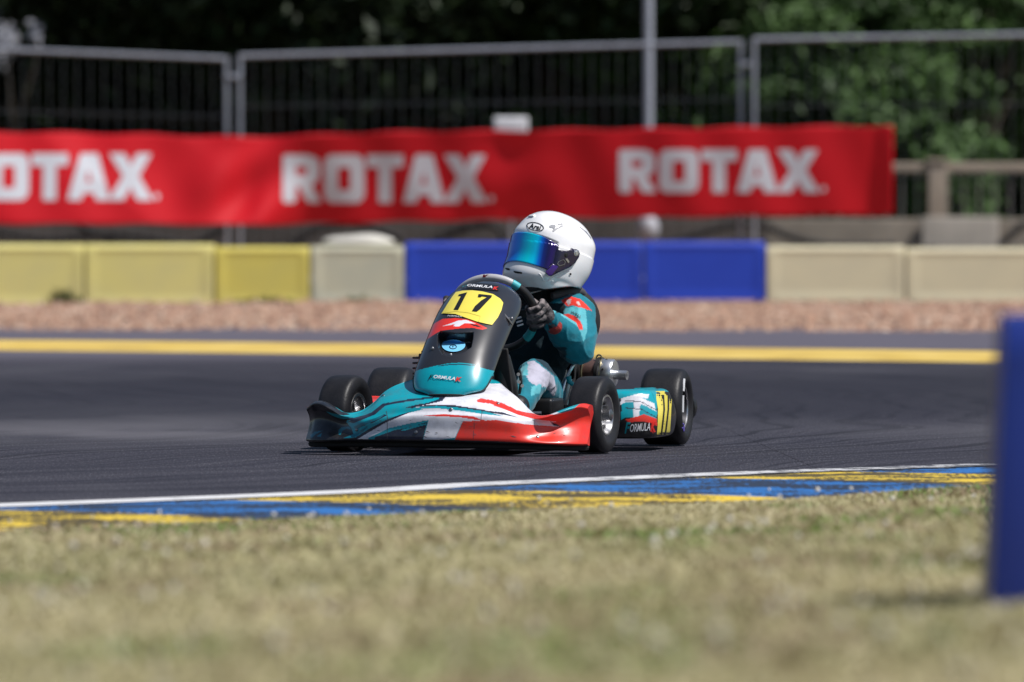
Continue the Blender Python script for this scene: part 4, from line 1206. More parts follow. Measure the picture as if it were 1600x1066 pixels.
    hwt = tab(vv, [.060, .116, .135, .137, .138, .139, .139, .128, .101, .055])
    yo = tab(vv, [-.004, -.004, -.004, .001, .008, .015, .021, .025, .027, .028])
    sag = tab(vv, [.020, .055, .085, .105, .115, .120, .120, .100, .070, .035])
    hole = Z2([(262, 500), (282, 474), (400, 492), (535, 484), (530, 540), (518, 600), (455, 640), (360, 668), (300, 655), (262, 590)], 630, 420, 200 / 969)
    HP = np.array(hole)
    def panel(u, v):
        t = (u - .5) * 2 * R(86); w_ = hwt(v)
        st_ = math.sin(t); y = w_ * math.copysign(abs(st_) ** .92, st_)
        dv = .01; tx, tz = cx(min(1, v + dv)) - cx(max(0, v - dv)), cz(min(1, v + dv)) - cz(max(0, v - dv))
        l_ = math.hypot(tx, tz); nx_, nz_ = tz / l_, -tx / l_      # outward: forward+up
        d = sag(v) * (1 - math.cos(t)) ** 1.0
        # inward direction mixes panel normal with straight back
        ix, iz = -nx_ * .55 - .45, -nz_ * .55
        return Vector((cx(v) + ix * d, y + yo(v), cz(v) + iz * d))
    S6 = (630, 420, 200 / 969)
    Z6 = lambda pts: Z2(pts, *S6)
    PL = []
    PL.append((Z6([(-200, 900), (-200, 720), (100, 690), (110, 640), (180, 590), (200, 600)][:0] or [(-100, 800), (45, 800), (120, 772), (250, 740), (380, 724), (480, 728), (560, 745), (650, 770), (800, 800), (800, 1200), (-100, 1200)]), TEAL))
    PL.append((Z6([(265, 742), (350, 728), (450, 724), (540, 736), (550, 742), (450, 733), (350, 736), (290, 744)]), NAVY))
    PL.append((Z6([(285, 735), (350, 722), (450, 717), (540, 729), (550, 735), (450, 725), (350, 729)]), TEAL))
    # red swoosh with a white flash
    PL.append((Z6([(90, 600), (150, 500), (220, 425), (300, 382), (400, 377), (520, 392), (580, 425), (640, 455), (600, 468), (530, 452), (440, 456), (330, 468), (280, 478), (240, 500), (150, 560), (100, 640)]), RED))
    PL.append((Z6([(300, 438), (370, 415), (420, 395), (480, 392), (560, 424), (470, 416), (425, 442), (380, 440), (395, 425)]), WHITE))
    PL.append((Z6([(500, 420), (560, 430), (600, 450), (540, 440)]), BLK))
    U, W_ = np.linspace(0, 1, 261), np.linspace(0, 1, 301)
    V = np.array([panel(u, v)[:] for u in U for v in W_])
    a = .977 * V[:, 1] - .211 * V[:, 0]; b = V[:, 2] - .029 * (.977 * V[:, 0] + .211 * V[:, 1])
    col = paint_layers(V, CARB, PL)
    # scoop opening pushed into the shell
    ins = in_poly(a, b, hole)
    dmin = np.full(len(a), 9.)
    for i in range(len(HP)):
        p, q = HP[i - 1], HP[i]; e = q - p; t_ = np.clip(((a - p[0]) * e[0] + (b - p[1]) * e[1]) / (e @ e), 0, 1)
        dmin = np.minimum(dmin, np.hypot(a - p[0] - t_ * e[0], b - p[1] - t_ * e[1]))
    dep = np.where(ins, np.clip(dmin / .006, 0, 1), 0.)
    bt_, tp_ = HP[:, 1].min(), HP[:, 1].max(); fz = np.clip((b - bt_) / (tp_ - bt_), 0, 1)
    dep = dep * (.008 + .052 * fz)
    V = V + dep[:, None] * np.array([-.75, 0, -.55])
    col[ins & (fz > .62)] = BLK
    I = np.arange(261 * 301).reshape(261, 301); F = np.stack([I[:-1, :-1], I[1:, :-1], I[1:, 1:], I[:-1, 1:]], -1).reshape(-1, 4)
    pan = fast_mesh('number_panel', V, F, M['carbon'], root, colors=col, smooth=True)
    sd = pan.modifiers.new('wall', 'SOLIDIFY'); sd.thickness = .003; sd.offset = -1
    pb = bvh_of(pan)
    eb = [panel(0, v) for v in np.linspace(.22, 0, 14)] + [panel(u, 0) for u in np.linspace(0, 1, 30)] + [panel(1, v) for v in np.linspace(0, .22, 14)]
    m = MB(); m.tube(eb, .0034, 8); m.build('edge_seal', M['black_matt'], pan)
    # yellow plate
    plate = Z6([(300, 335), (335, 275), (372, 215), (400, 178), (450, 168), (520, 166), (600, 176), (680, 196), (735, 232), (756, 262), (742, 320), (715, 375), (672, 432), (630, 424), (560, 408), (480, 380), (400, 350), (340, 345), (292, 345)])
    wrap(loops_mesh([plate], .008), 'number_plate', M['yellow_plate'], pb, pan, .003)
    L1 = [(455, 192), (487, 184), (452, 255), (420, 320), (385, 318), (418, 255), (440, 212), (418, 212), (424, 200)]
    L7 = [(572, 198), (672, 208), (668, 222), (625, 268), (582, 316), (558, 334), (522, 330), (545, 292), (592, 248), (635, 222), (598, 216), (585, 224), (566, 222)]
    for g in (L1, L7): wrap(loops_mesh([Z6(g)], .01), 'number', M['black_ink'], pb, pan, .0045)
    def crease(pts, wd=2.2):
        out = [(x, y - wd) for x, y in pts] + [(x, y + wd) for x, y in pts[::-1]]; return out
    ylw2 = mat('yellow_film_fold_shade', (.62, .52, .09), rough=.4)  # fold shading drawn as strips of a darker yellow
    wrap(loops_mesh([Z6(crease([(300, 342), (400, 330), (500, 342), (585, 368)], 1.5))], .01), 'fold_shade', ylw2, pb, pan, .0042)
    wrap(loops_mesh([Z6([(585, 366), (588, 366), (575, 408), (571, 407)])], .01), 'fold_shade', ylw2, pb, pan, .0042)
    # scoop sticker
    el = lambda cx_, cy_, rx, ry, n=28: [(cx_ + rx * math.cos(t * 6.283 / n), cy_ + ry * math.sin(t * 6.283 / n)) for t in range(n)]
    wrap(loops_mesh([Z6(el(385, 588, 88, 52))], .01), 'scoop_sticker', M['lightblue_ink'], pb, pan, .004)
    top = [p for p in el(385, 588, 84, 48) if p[1] < 584]
    wrap(loops_mesh([Z6(top + [(310, 580)][:0])], .01), 'sticker_band', M['blue_ink'], pb, pan, .005)
    wrap(loops_mesh([Z6(el(382, 604, 28, 17)), Z6(el(382, 604, 23, 13))], 0), 'sticker_ring', M['black_ink'], pb, pan, .0055)
    wrap(loops_mesh([Z6([(376, 596), (386, 596), (382, 612)])], 0), 'sticker_ring', M['black_ink'], pb, pan, .0055)
    def wtext(txt, ox, oy, k, cxp, cyp, hpx, wpx, material, name, bvh, parent, bold=.0, shear=.25, rot=0., off=.0035, shx=0.):
        bm = text_bm(txt, 1.0, bold, shear)
        xs_ = [v.co.x for v in bm.verts]; ys_ = [v.co.y for v in bm.verts]
        x0, x1, y0, y1 = min(xs_), max(xs_), min(ys_), max(ys_)
        for v in bm.verts:
            fx = (v.co.x - x0) / (x1 - x0) - .5; fy = (v.co.y - y0) / (y1 - y0) - .5
            dx = fx * wpx; dy = -fy * hpx
            dy += dx * math.tan(R(rot)); dx += shx * dy
            v.co.x, v.co.y = sh(ox + (cxp + dx) * k, oy + (cyp + dy) * k)
        return wrap(bm, name, material, bvh, parent, off)
    # top strip lettering
    wrap(loops_mesh([Z6([(438, 112), (560, 104), (720, 128), (722, 168), (600, 160), (500, 152), (436, 150)])], .01), 'lettering_strip', M['black_ink'], pb, pan, .0025)
    wtext('ORMULA', *S6, 580, 133, 20, 190, M['white_ink'], 'lettering', pb, pan, .02, .3, 5)
    wtext('F', *S6, 468, 126, 24, 42, M['teal_ink'], 'lettering', pb, pan, .03, .3, 4)
    wtext('K', *S6, 700, 150, 26, 44, M['red_ink'], 'lettering', pb, pan, .04, .3, 4)
    wtext('ORMULA', *S6, 318, 832, 26, 160, M['white_ink'], 'lettering', pb, pan, .02, .35, 6)
    wtext('F', *S6, 220, 826, 30, 36, M['black_ink'], 'lettering', pb, pan, .02, .35, 4)
    wtext('K', *S6, 425, 845, 34, 52, M['red_ink'], 'lettering', pb, pan, .04, .3, 4)
    wtext('FORMULA', *S6, 392, 366, 10, 105, M['white_ink'], 'lettering', pb, pan, .0, .3, 4)
    # black rim seam round the tongue
    edge = [(45, 800), (42, 860), (90, 905), (190, 945), (350, 960), (480, 946), (590, 905), (618, 865), (640, 800)]
    # panel fixings
    for px, py in ((225, 610), (362, 660), (820, 380)):
        s_ = sh(630 + px * S6[2], 420 + py * S6[2]); hit = pb.ray_cast(unsheet(*s_), VD)
        if hit[0] is None: continue
        m = MB(); m.lathe([(0, .0065), (.004, .006), (.006, .003), (.006, 0)], hit[0] - VD * .002, -VD, 12); m.build('fixing_screw', M['steel'], pan)
    # cable tie at right side of the panel
    c_ = kp(800, 498, x=-.03); m = MB(); m.tube([c_ + Vector((.05, -.02, .02)), c_ + Vector((.06, .0, .0)), c_ + Vector((.05, .012, -.02))], .004, 6); m.build('cable_tie', M['steel'], pan)
    # panel support bar behind
    m = MB(); m.tube([(.10, 0, .06), (-.02, 0, .30), (-.06, .0, .50)], .010, 8); m.tube([(.02, -.09, .38), (.02, .09, .38)], .007, 8); m.build('panel_bracket', M['dark_steel'], root)

    # ------------------------------------------------------------ steering wheel
    W = Vector((-.405, .0, .468)); tau = R(30)
    axn = Vector((-math.cos(tau), 0, math.sin(tau))); upv = Vector((math.sin(tau), 0, math.cos(tau))); lat = Vector((0, 1, 0))
    RW = .143
    def rim(a): return W + (lat * math.cos(a) + upv * math.sin(a) * (1.0 if True else 1)) * RW
    sw = empty('steering_wheel', (0, 0, 0)); sw.parent = root
    def seg(a0, a1, mtl, nm, r=.0135):
        m = MB(); n_ = max(4, int(abs(a1 - a0) / 6)); m.tube([rim(R(a0 + (a1 - a0) * i / n_)) for i in range(n_ + 1)], r, 14); return m.build(nm, mtl, sw)
    gs = mat('silver_grip', (.42, .42, .44), rough=.45, var=.05)
    seg(58, 150, gs, 'top_grip'); seg(47, 58, mat('teal_grip', (.05, .42, .48), rough=.5), 'teal_band', .0140); seg(-26, 47, M['black_plastic'], 'left_grip', .0150)
    seg(-44, -26, mat('teal_grip_lower', (.01, .30, .33), rough=.5), 'teal_band', .0150); seg(-120, -44, M['black_plastic'], 'lower_grip'); seg(150, 240, M['black_plastic'], 'right_grip', .0142)
    m = MB()
    for a_ in (0, 125, 235): m.box(W + (rim(R(a_)) - W) * .5, (.006, .03, RW), rot=Matrix((axn, (lat * -math.sin(R(a_)) + upv * math.cos(R(a_))), (rim(R(a_)) - W).normalized())).transposed(), bevel=.002)
    m.lathe([(-.006, 0), (-.006, .035), (.006, .035), (.006, 0)], W, axn, 24); m.build('spoke', M['black_plastic'], sw)
    m = MB(); m.tube([W, (-.05, 0, .12)], .010, 10); m.build('steering_column', M['dark_steel'], sw)
    for k in range(3):
        m = MB(); q = kp(810 + k * 1.5, 497 + k * 5.5, x=-.40); m.box(q, (.008, .022, .006), rot=Matrix.Rotation(R(18), 3, 'X'), bevel=.001); m.build('grip_stripe', M['white_ink'], sw)
    # K logo on top grip
    bm = text_bm('K', .018, .0012, .2)
    c_ = rim(R(96)) - axn * .0
    for v in bm.verts: v.co = c_ + lat * v.co.x * 1.5 + Vector((.4, 0, .9)).normalized() * v.co.y + Vector((.0135, 0, .004))
    bm_finish(bm, 'lettering', M['red_ink'], sw)

    # ------------------------------------------------------------ seat
    def seat(u, v):
        # u across (-1..1), v from front edge over the bottom up the back
        s_ = (u - .5) * 2; ang = s_ * R(95)
        zc = tab([0, .25, .5, .75, 1], [.10, .055, .075, .26, .46])(v); xc = tab([0, .25, .5, .75, 1], [-.48, -.62, -.80, -.92, -.985])(v)
        wdt = tab([0, .25, .5, .75, 1], [.165, .178, .185, .190, .180])(v)
        y = wdt * math.sin(ang) * 1.02 + .015
        up = (1 - math.cos(ang)) * tab([0, .25, .5, .75, 1], [.06, .11, .13, .06, .0])(v)
        fw = (1 - math.cos(ang)) * tab([0, .25, .5, .75, 1], [0, .0, .05, .14, .10])(v)
        return Vector((xc + fw, y, zc + up))
    grid_obj('seat', seat, 40, 40, M['black_matt'], root, thick=.005)
    m = MB(); a_, b_ = kp(899, 566, x=-.62), kp(871, 641, x=-.56)
    m.tube(catmull([kp(915, 556, x=-.75), a_, kp(883, 598, x=-.60), b_], 6, closed=False), [.006] * 18 + [.006], 10); m.build('seat_strut', M['chrome'], root)
    m = MB(); m.box(kp(882, 620, x=-.62), (.008, .03, .13), rot=Matrix.Rotation(R(-12), 3, 'X'), bevel=.003); m.build('seat_bracket', M['alu'], root)
    # fuel tank between the knees
    m = MB(); m.box((-.24, 0, .16), (.24, .20, .19), bevel=.03); tk = m.build('fuel_tank', M['black_plastic'], root)
    m = MB(); m.lathe([(0, .03), (.03, .03), (.034, .026), (.034, 0)], (-.24, .0, .25), (0, 0, 1), 16); m.build('filler_cap', M['black_plastic'], tk)
    # lever in teal beside the seat
    m = MB(); m.tube([kp(888, 588, x=-.6), kp(890, 597, x=-.6), kp(898, 603, x=-.6)], [.010, .009, .007], 10); m.build('fluid_bottle', M['teal_ink'], root)
    m = MB(); m.box(kp(850, 636, x=-.45), (.20, .10, .06), bevel=.012); m.build('battery_box', M['black_plastic'], root)
    # pedals
    for s in (-1, 1):
        m = MB(); m.tube([(.16, .10 * s, .06), (.12, .12 * s, .12), (.10, .13 * s, .20)], .007, 8); m.tube([(.10, .10 * s, .20), (.10, .17 * s, .20)], .007, 8); m.build('pedal', M['steel'], root)
    # fittings beside the left boot
    m = MB(); m.tube(catmull([kp(811, 578, x=-.12), kp(814, 596, x=-.12), kp(812, 612, x=-.12), kp(808, 628, x=-.12)], 5, closed=False), .0055, 8); m.build('brake_hose', M['black_plastic'], root)
    for px, py in ((810, 585), (811, 597), (808, 617), (816, 603)):
        m = MB(); q = kp(px, py, x=-.10); m.lathe([(0, .006), (.012, .006), (.012, 0)], q, (1, .2, 0), 8); m.build('hose_fitting', M['chrome'], root)

    # ------------------------------------------------------------ engine on the kart's right
    eng = empty('engine', (0, .075, -.03)); eng.parent = root
    m = MB(); m.box((-.66, -.33, .13), (.20, .16, .14), bevel=.02); m.build('crankcase', M['dark_steel'], eng)
    m = MB()
    for k in range(8): m.box((-.64 + .0 * k, -.33, .215 + k * .018), (.15, .14, .007), bevel=.002)
    m.box((-.64, -.33, .28), (.09, .09, .17)); m.build('cylinder', M['dark_steel'], eng)
    m = MB(); m.lathe([(0, .055), (.09, .055), (.10, .04), (.10, 0)], (-.56, -.33, .22), (1, 0, .1), 20); m.build('air_filter', M['black_plastic'], eng)
    m = MB(); m.box((-.62, -.20, .22), (.04, .12, .20), rot=Matrix.Rotation(R(-20), 3, 'Y'), bevel=.006); m.build('radiator', M['dark_steel'], eng)
    m = MB(); m.tube(catmull([(-.44, -.25, .36), (-.38, -.18, .36), (-.50, -.20, .30), (-.60, -.28, .30)], 6, closed=False), .013, 8); m.build('coolant_hose', M['black_plastic'], eng)
    for pts in ([(627, 590), (636, 570), (645, 548), (652, 528)], [(632, 585), (648, 556), (664, 520), (676, 498)], [(622, 585), (640, 562), (650, 560), (660, 540)]):
        m = MB(); m.tube(catmull([kp(x, y, x=-.12) for x, y in pts], 5, closed=False), .0055, 6); m.build('control_cable', M['black_plastic'], eng)

    # ------------------------------------------------------------ exhaust silencer
    ex = empty('silencer', (0, 0, 0)); ex.parent = root
    A, B = kp(880, 580, x=-1.12), kp(941, 583, x=-1.10); d = (B - A).normalized()
    m = MB(); m.tube([A - d * .22, A, B], .048, 32); m.build('can', M['burnt'], ex)
    m = MB(); m.lathe([(-.004, .049), (.0, .0505), (.040, .0505), (.046, .046), (.047, .030), (.047, 0)], B, d, 40); m.build('end_cap', M['chrome'], ex)
    for k in range(6):
        q = rot_to(d) @ Vector((math.cos(k * 1.047 + .3) * .0508, .018, math.sin(k * 1.047 + .3) * .0508))
        m = MB(); m.lathe([(-.0015, .0035), (.0012, .0035), (.0012, 0)], B + q, q - d * q.dot(d), 10); m.build('rivet', M['black_plastic'], ex)
    C_ = B + d * .045 + Vector((0, 0, -.004))
    m = MB(); m.lathe([(0, .0165), (.048, .0165), (.048, .0135), (.01, .013), (.01, 0)], C_, d, 24); m.build('outlet_pipe', M['chrome'], ex)
    for px in (909, 938):
        q = kp(px, 575, x=-1.10); m = MB()
        q0 = A + d * ((q - A).dot(d))
        m.lathe([(-.006, .050), (-.006, .056), (.006, .056), (.006, .050)], q0, d, 32); m.build('strap', M['black_matt'], ex)
        m = MB(); tp = q0 + Vector((0.02, 0, .052)); m.tube([tp + Vector((0, 0, .012 * math.sin(t))) + Vector((0.0, .010 * math.cos(t), 0)) for t in np.linspace(0, 5.6, 10)], .003, 6)
        cc = q0 + Vector((.045, .006, -.03)); m.tube([tp + Vector((.02, .01, -.005)), q0 + Vector((.05, .006, 0)), cc], .003, 6)
        m.tube([cc + Vector((0, .010 * math.cos(t), .012 * math.sin(t))) for t in np.linspace(0, 6.28, 12)], .0028, 6)
        m.build('exhaust_spring', M['brass'], ex)

    # ------------------------------------------------------------ side pods
    def pod(side):
        s = side
        zt_, zb_ = (.203 if s > 0 else .168), .045
        plan = [(-.27, .385), (-.255, .42), (-.250, .47), (-.262, .53), (-.30, .575), (-.38, .592), (-.50, .592), (-.62, .585), (-.72, .565), (-.77, .53), (-.785, .48)]
        pl = catmull([(x, y, 0) for x, y in plan], 14, closed=False)
        n = len(pl)
        def f(u, v):
            i = u * (n - 1); k = min(int(i), n - 2); p = pl[k].lerp(pl[k + 1], i - k)
            pr = tab([0, .06, .15, .5, .80, .92, 1], [-.030, -.010, 0, .006, -.012, -.030, -.075])(v)
            zz = tab([0, .06, .15, .5, .80, .92, 1], [zb_, zb_ + .004, zb_ + .02, .12, zt_ - .027, zt_ - .006, zt_ + .001])(v) 
            zz += .008 * math.sin(u * 3.14) * v
            ctr = Vector((-.52, .36, 0)); dd = (p - ctr); dd = Vector((dd.x * .4, dd.y, 0)).normalized() if k > 60 else dd.normalized()
            q = p + dd * pr
            return Vector((q.x, q.y * s, zz))
        PLy = []
        if s > 0:
            PLy.append((Z5([(850, 300), (1200, 300), (1200, 560), (1150, 560), (1100, 540), (960, 545), (930, 560), (930, 400), (850, 400)]), TEAL))
            PLy.append((Z5([(880, 400), (1340, 300), (1340, 350), (1200, 345), (1000, 370), (905, 395)]), TEAL))
            PLy.append((Z5([(930, 400), (1060, 365), (1140, 370), (1130, 400), (1080, 395), (1180, 440), (1195, 500), (1120, 460), (1040, 430), (960, 430), (920, 450)]), WHITE))
            PLy.append((Z5([(1020, 430), (1075, 430), (1062, 545), (1025, 545)]), WHITE))
            for dy in (18, 74): PLy.append((Z5([(960, 395 + dy), (1080, 405 + dy), (1200, 470 + dy), (1200, 477 + dy), (1080, 412 + dy), (960, 402 + dy)]), NAVY))
            PLy.append((Z5([(960, 560), (1040, 540), (1100, 520), (1200, 555), (1200, 610), (1170, 590), (1100, 575), (980, 580)]), RED))
            PLy.append((Z5([(1160, 585), (1190, 580), (1170, 620), (1190, 655), (1165, 660), (1150, 620)]), RED))
        else:
            PLy.append(([(-2, .152), (2, .152), (2, 2), (-2, 2)], RED))
        o = grid_obj('side_pod', f, 150, 70, M['paint'], root, lambda V: paint_layers(V, (.010, .010, .012), PLy), thick=.003)
        # top skin
        top = [f(u, 1.0) for u in np.linspace(0, 1, 60)]
        inner = [Vector((p.x, .37 * s, top[0].z - .005)) for p in top]
        c = np.tile(np.array(TEAL if s > 0 else RED), (120, 1))
        mesh_obj('pod_top', top + inner, [(i, i + 1, 61 + i, 60 + i) for i in range(59)], M['paint'], o, colors=c)
        return o, f
    pl_, fpod = pod(1)
    pbv = bvh_of(pl_)
    plate2 = Z5([(1195, 345), (1325, 338), (1328, 380), (1316, 480), (1312, 560), (1304, 706), (1198, 700), (1206, 600), (1208, 480), (1196, 400)])
    wrap(loops_mesh([plate2], .008), 'number_plate', M['yellow_plate'], pbv, pl_, .002)
    for g in ([(1240, 372), (1258, 372), (1262, 480), (1240, 675), (1230, 672), (1250, 480), (1248, 400), (1240, 400)],
              [(1270, 348), (1300, 348), (1300, 380), (1296, 480), (1272, 675), (1262, 672), (1284, 480), (1288, 372), (1276, 372), (1276, 362), (1270, 362)]):
        wrap(loops_mesh([Z5(g)], .01), 'number', M['black_ink'], pbv, pl_, .0035)
    wtext('ORMULA', *c5, 1072, 618, 60, 150, M['white_ink'], 'lettering', pbv, pl_, .01, .25, -5, off=.003)
    wtext('F', *c5, 978, 622, 84, 46, M['teal_ink'], 'lettering', pbv, pl_, .03, .3, -4, off=.003)
    wtext('K', *c5, 1170, 616, 70, 44, M['red_ink'], 'lettering', pbv, pl_, .03, .3, -4, off=.003)
    pod(-1)
    # ------------------------------------------------------------ rear bumper
    m = MB(); m.tube(catmull([(-1.10, -.53, .13), (-1.16, -.48, .13), (-1.18, 0, .13), (-1.16, .48, .13), (-1.13, .535, .13)], 8, closed=False), .030, 12)
    for v in m.bm.verts: v.co.z = .13 + (v.co.z - .13) * 1.5
    m.build('rear_bumper', M['black_plastic'], root)
    return root

# ================================================================== DRIVER
def build_driver():
    root = empty('person', KO, KRZ)
    tag(root, 'young kart driver in a white helmet and teal race suit turning the wheel', 'person')
    hipc = Vector((-.78, .03, .14))
    sL, eL, wL = kp(902, 490, x=-.70), kp(903, 541, x=-.60), kp(861, 499, x=-.45)
    sR = Vector((-.72, -.08, .47)); eR = Vector((-.62, -.20, .36)); wR = Vector((-.45, -.13, .46))
    neck = Vector((-.73, .085, .50)); chest = Vector((-.76, .075, .38)); belly = Vector((-.77, .045, .24))
    m = MB()
    def cap(a, b, ra, rb, n=16, k=8):
        a, b = Vector(a), Vector(b); d = (b - a).normalized()
        pts = []; rr = []
        for i in range(k + 1):
            t = i / k * math.pi / 2; pts.append(a - d * ra * math.cos(t)); rr.append(max(ra * math.sin(t), 1e-4))
        for i in range(k + 1):
            t = i / k * math.pi / 2; pts.append(b + d * rb * math.sin(t)); rr.append(max(rb * math.cos(t), 1e-4))
        m_.tube(pts, rr, n)
    m_ = m
    # torso
    for c, rx, ry, rz in ((hipc, .13, .155, .10), (belly, .105, .135, .13), (chest, .105, .150, .14), (neck + Vector((0, 0, -.05)), .085, .15, .07)):
        r = bmesh.ops.create_uvsphere(m.bm, u_segments=24, v_segments=14, radius=1)
        for v in r['verts']: v.co = Vector((v.co.x * rx, v.co.y * ry, v.co.z * rz)) + c
    cap(neck, neck + Vector((.02, .01, .08)), .055, .05)
    # head inside the helmet
    r = bmesh.ops.create_uvsphere(m.bm, u_segments=20, v_segments=12, radius=1)
    hc = kp(858, 392, x=-.69)
    for v in r['verts']: v.co = Vector((v.co.x * .075, v.co.y * .07, v.co.z * .095)) + hc + Vector((0, 0, -.012))
    # arms
    cap(sL, sL.lerp(eL, .5), .066, .066); cap(sL.lerp(eL, .5), eL, .066, .062); cap(eL, eL.lerp(wL, .55), .062, .052); cap(eL.lerp(wL, .55), wL, .052, .034)
    cap(neck + Vector((0, .05, -.03)), sL, .06, .06); cap(neck + Vector((0, -.05, -.03)), sR, .06, .06)
    cap(sR, eR, .058, .048); cap(eR, wR, .046, .032)
    # legs
    kL = kp(836, 585, x=-.36); hL = Vector((-.70, .115, .155)); aL = Vector((-.075, .150, .135))
    cap(hL, hL.lerp(kL, .5), .085, .072); cap(hL.lerp(kL, .5), kL, .072, .056); cap(kL, kL.lerp(aL, .5), .055, .050); cap(kL.lerp(aL, .5), aL, .048, .036)
    kR = Vector((-.36, -.15, .27)); hR = Vector((-.70, -.06, .155)); aR = Vector((-.07, -.14, .135))
    cap(hR, kR, .085, .056); cap(kR, aR, .055, .036)
    def folds(p):
        q = p * 9
        n1 = noise.noise(Vector((q.x, q.y, q.z * 1.6))); n2 = noise.noise(p * 26 + Vector((5, 0, 0)))
        ridg = 1 - abs(noise.noise(Vector((p.x * 16, p.y * 20, p.z * 13)))) * 2
        a = 1.0
        return (.006 * n1 + .0028 * n2 + .0045 * max(0, ridg) ** 3) * a
    o, co = remesh('body', m, .0052, M['suit'], root, 5, folds)
    # suit colours, with lit and shaded tones painted in
    a = .977 * co[:, 1] - .211 * co[:, 0]; b = co[:, 2] - .029 * (.977 * co[:, 0] + .211 * co[:, 1])
    Z4 = lambda pts: Z2(pts, 760, 430, 240 / 1218)
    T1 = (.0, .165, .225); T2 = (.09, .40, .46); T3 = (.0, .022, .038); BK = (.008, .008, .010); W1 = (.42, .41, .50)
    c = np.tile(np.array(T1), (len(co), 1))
    L = []
    L.append((Z4([(590, 300), (640, 240), (760, 220), (800, 260), (810, 420), (780, 520), (740, 400), (650, 340)]), T2))  # lit zone of the sleeve painted in a lighter teal
    L.append((Z4([(480, 260), (560, 190), (620, 180), (570, 260), (530, 300)]), T2))
    L.append((Z4([(560, 250), (610, 200), (640, 230), (600, 280), (560, 290)]), BK))
    L.append((Z4([(600, 175), (680, 145), (760, 170), (850, 262), (800, 250), (700, 220), (640, 225)]), RED))
    L.append((Z4([(640, 175), (680, 165), (670, 215), (650, 215)]), (.6, .5, .5)))
    L.append((Z4([(720, 185), (745, 185), (755, 215), (735, 220)]), (.6, .5, .5)))
    L.append((Z4([(610, 292), (660, 286), (720, 310), (765, 370), (775, 420), (745, 420), (720, 360), (660, 325)]), RED))
    # thigh and shin
    L.append((Z4([(0, 700), (250, 640), (600, 600), (640, 1100), (0, 1100)]), T1))
    L.append((Z4([(330, 680), (380, 670), (470, 740), (540, 800), (560, 900), (540, 960), (470, 880), (400, 880), (340, 840), (310, 780)]), W1))
    L.append((Z4([(420, 560), (640, 560), (640, 700), (560, 800), (470, 730), (380, 650)]), T3))  # shade between arm and thigh painted as dark teal
    L.append((Z4([(190, 720), (330, 700), (330, 790), (260, 790)]), T2))
    L.append((Z4([(170, 680), (240, 660), (230, 700), (180, 712)]), RED))
    L.append((Z4([(360, 880), (440, 860), (430, 930), (350, 960)]), T2))
    for poly, cl in L:
        k_ = in_poly(a, b, poly)
        c[k_] = cl
    # back plain black; shaded torso front painted near-black; right half dark teal
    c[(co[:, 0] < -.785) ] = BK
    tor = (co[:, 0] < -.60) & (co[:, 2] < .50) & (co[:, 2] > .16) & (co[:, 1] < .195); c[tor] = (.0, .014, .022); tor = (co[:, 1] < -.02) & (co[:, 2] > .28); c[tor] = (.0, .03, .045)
    # neck black
    dn = np.linalg.norm(co - np.array((neck + Vector((.01, .0, .045)))[:]), axis=1); c[dn < .085] = BK
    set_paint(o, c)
    # sleeve lettering
    bb = bvh_of(o)
    def stext(txt, cxp, cyp, hpx, wpx, mtl, rot, nm='lettering'):
        bm = text_bm(txt, 1, .01, 0)
        xs_ = [v.co.x for v in bm.verts]; ys_ = [v.co.y for v in bm.verts]; x0, x1, y0, y1 = min(xs_), max(xs_), min(ys_), max(ys_)
        cr, sr = math.cos(R(rot)), math.sin(R(rot))
        for v in bm.verts:
            dx = ((v.co.x - x0) / (x1 - x0) - .5) * wpx; dy = -((v.co.y - y0) / (y1 - y0) - .5) * hpx
            v.co.x, v.co.y = sh(760 + (cxp + dx * cr - dy * sr) * 240 / 1218, 430 + (cyp + dx * sr + dy * cr) * 240 / 1218)
        return wrap(bm, nm, mtl, bb, o, .003)
    stext('WELL', 722, 296, 20, 95, M['black_ink'], 30)
    # collar + rib protector edge
    m = MB(); m.tube(catmull([kp(862, 462, x=-.66), kp(884, 458, x=-.70), kp(904, 455, x=-.76), kp(914, 464, x=-.80)], 6, closed=False), [.012 + .006 * math.sin(i / 18 * 3.1) for i in range(19)], 12)
    m.build('neck_collar', mat('grey_collar_fabric', (.06, .06, .068), rough=.8, var=.2), root)
    m = MB(); r = bmesh.ops.create_uvsphere(m.bm, u_segments=32, v_segments=20, radius=1)
    cc = kp(884, 502, x=-.80)
    for v in r['verts']:
        v.co = Vector((v.co.x * .085, v.co.y * .122, v.co.z * .125)) + cc
    m.build('rib_protector', M['black_matt'], root)

    # ------------------------------------------------------------ boots
    for s, ank in ((1, Vector((-.055, .148, .125))), (-1, Vector((-.05, -.14, .125)))):
        m = MB(); m_ = m
        heel = ank + Vector((.045, -.005, -.035)); top = kp(785, 562, x=.05) if s > 0 else Vector((.05, -.125, .30))
        ball = heel.lerp(top, .62)
        def cap2(a_, b_, ra, rb):
            a_, b_ = Vector(a_), Vector(b_); d = (b_ - a_).normalized(); pts, rr = [], []
            for i in range(7):
                t = i / 6 * math.pi / 2; pts.append(a_ - d * ra * math.cos(t)); rr.append(max(ra * math.sin(t), 1e-4))
            for i in range(7):
                t = i / 6 * math.pi / 2; pts.append(b_ + d * rb * math.sin(t)); rr.append(max(rb * math.cos(t), 1e-4))
            m.tube(pts, rr, 14)
        cap2(heel, ball, .038, .042); cap2(ball, top, .042, .030); cap2(ank + Vector((-.05, 0, .03)), heel, .042, .036)
        bo, _ = remesh('boot', m, .005, M['black_plastic'], root, 4)
        m = MB(); d = (top - heel).normalized()
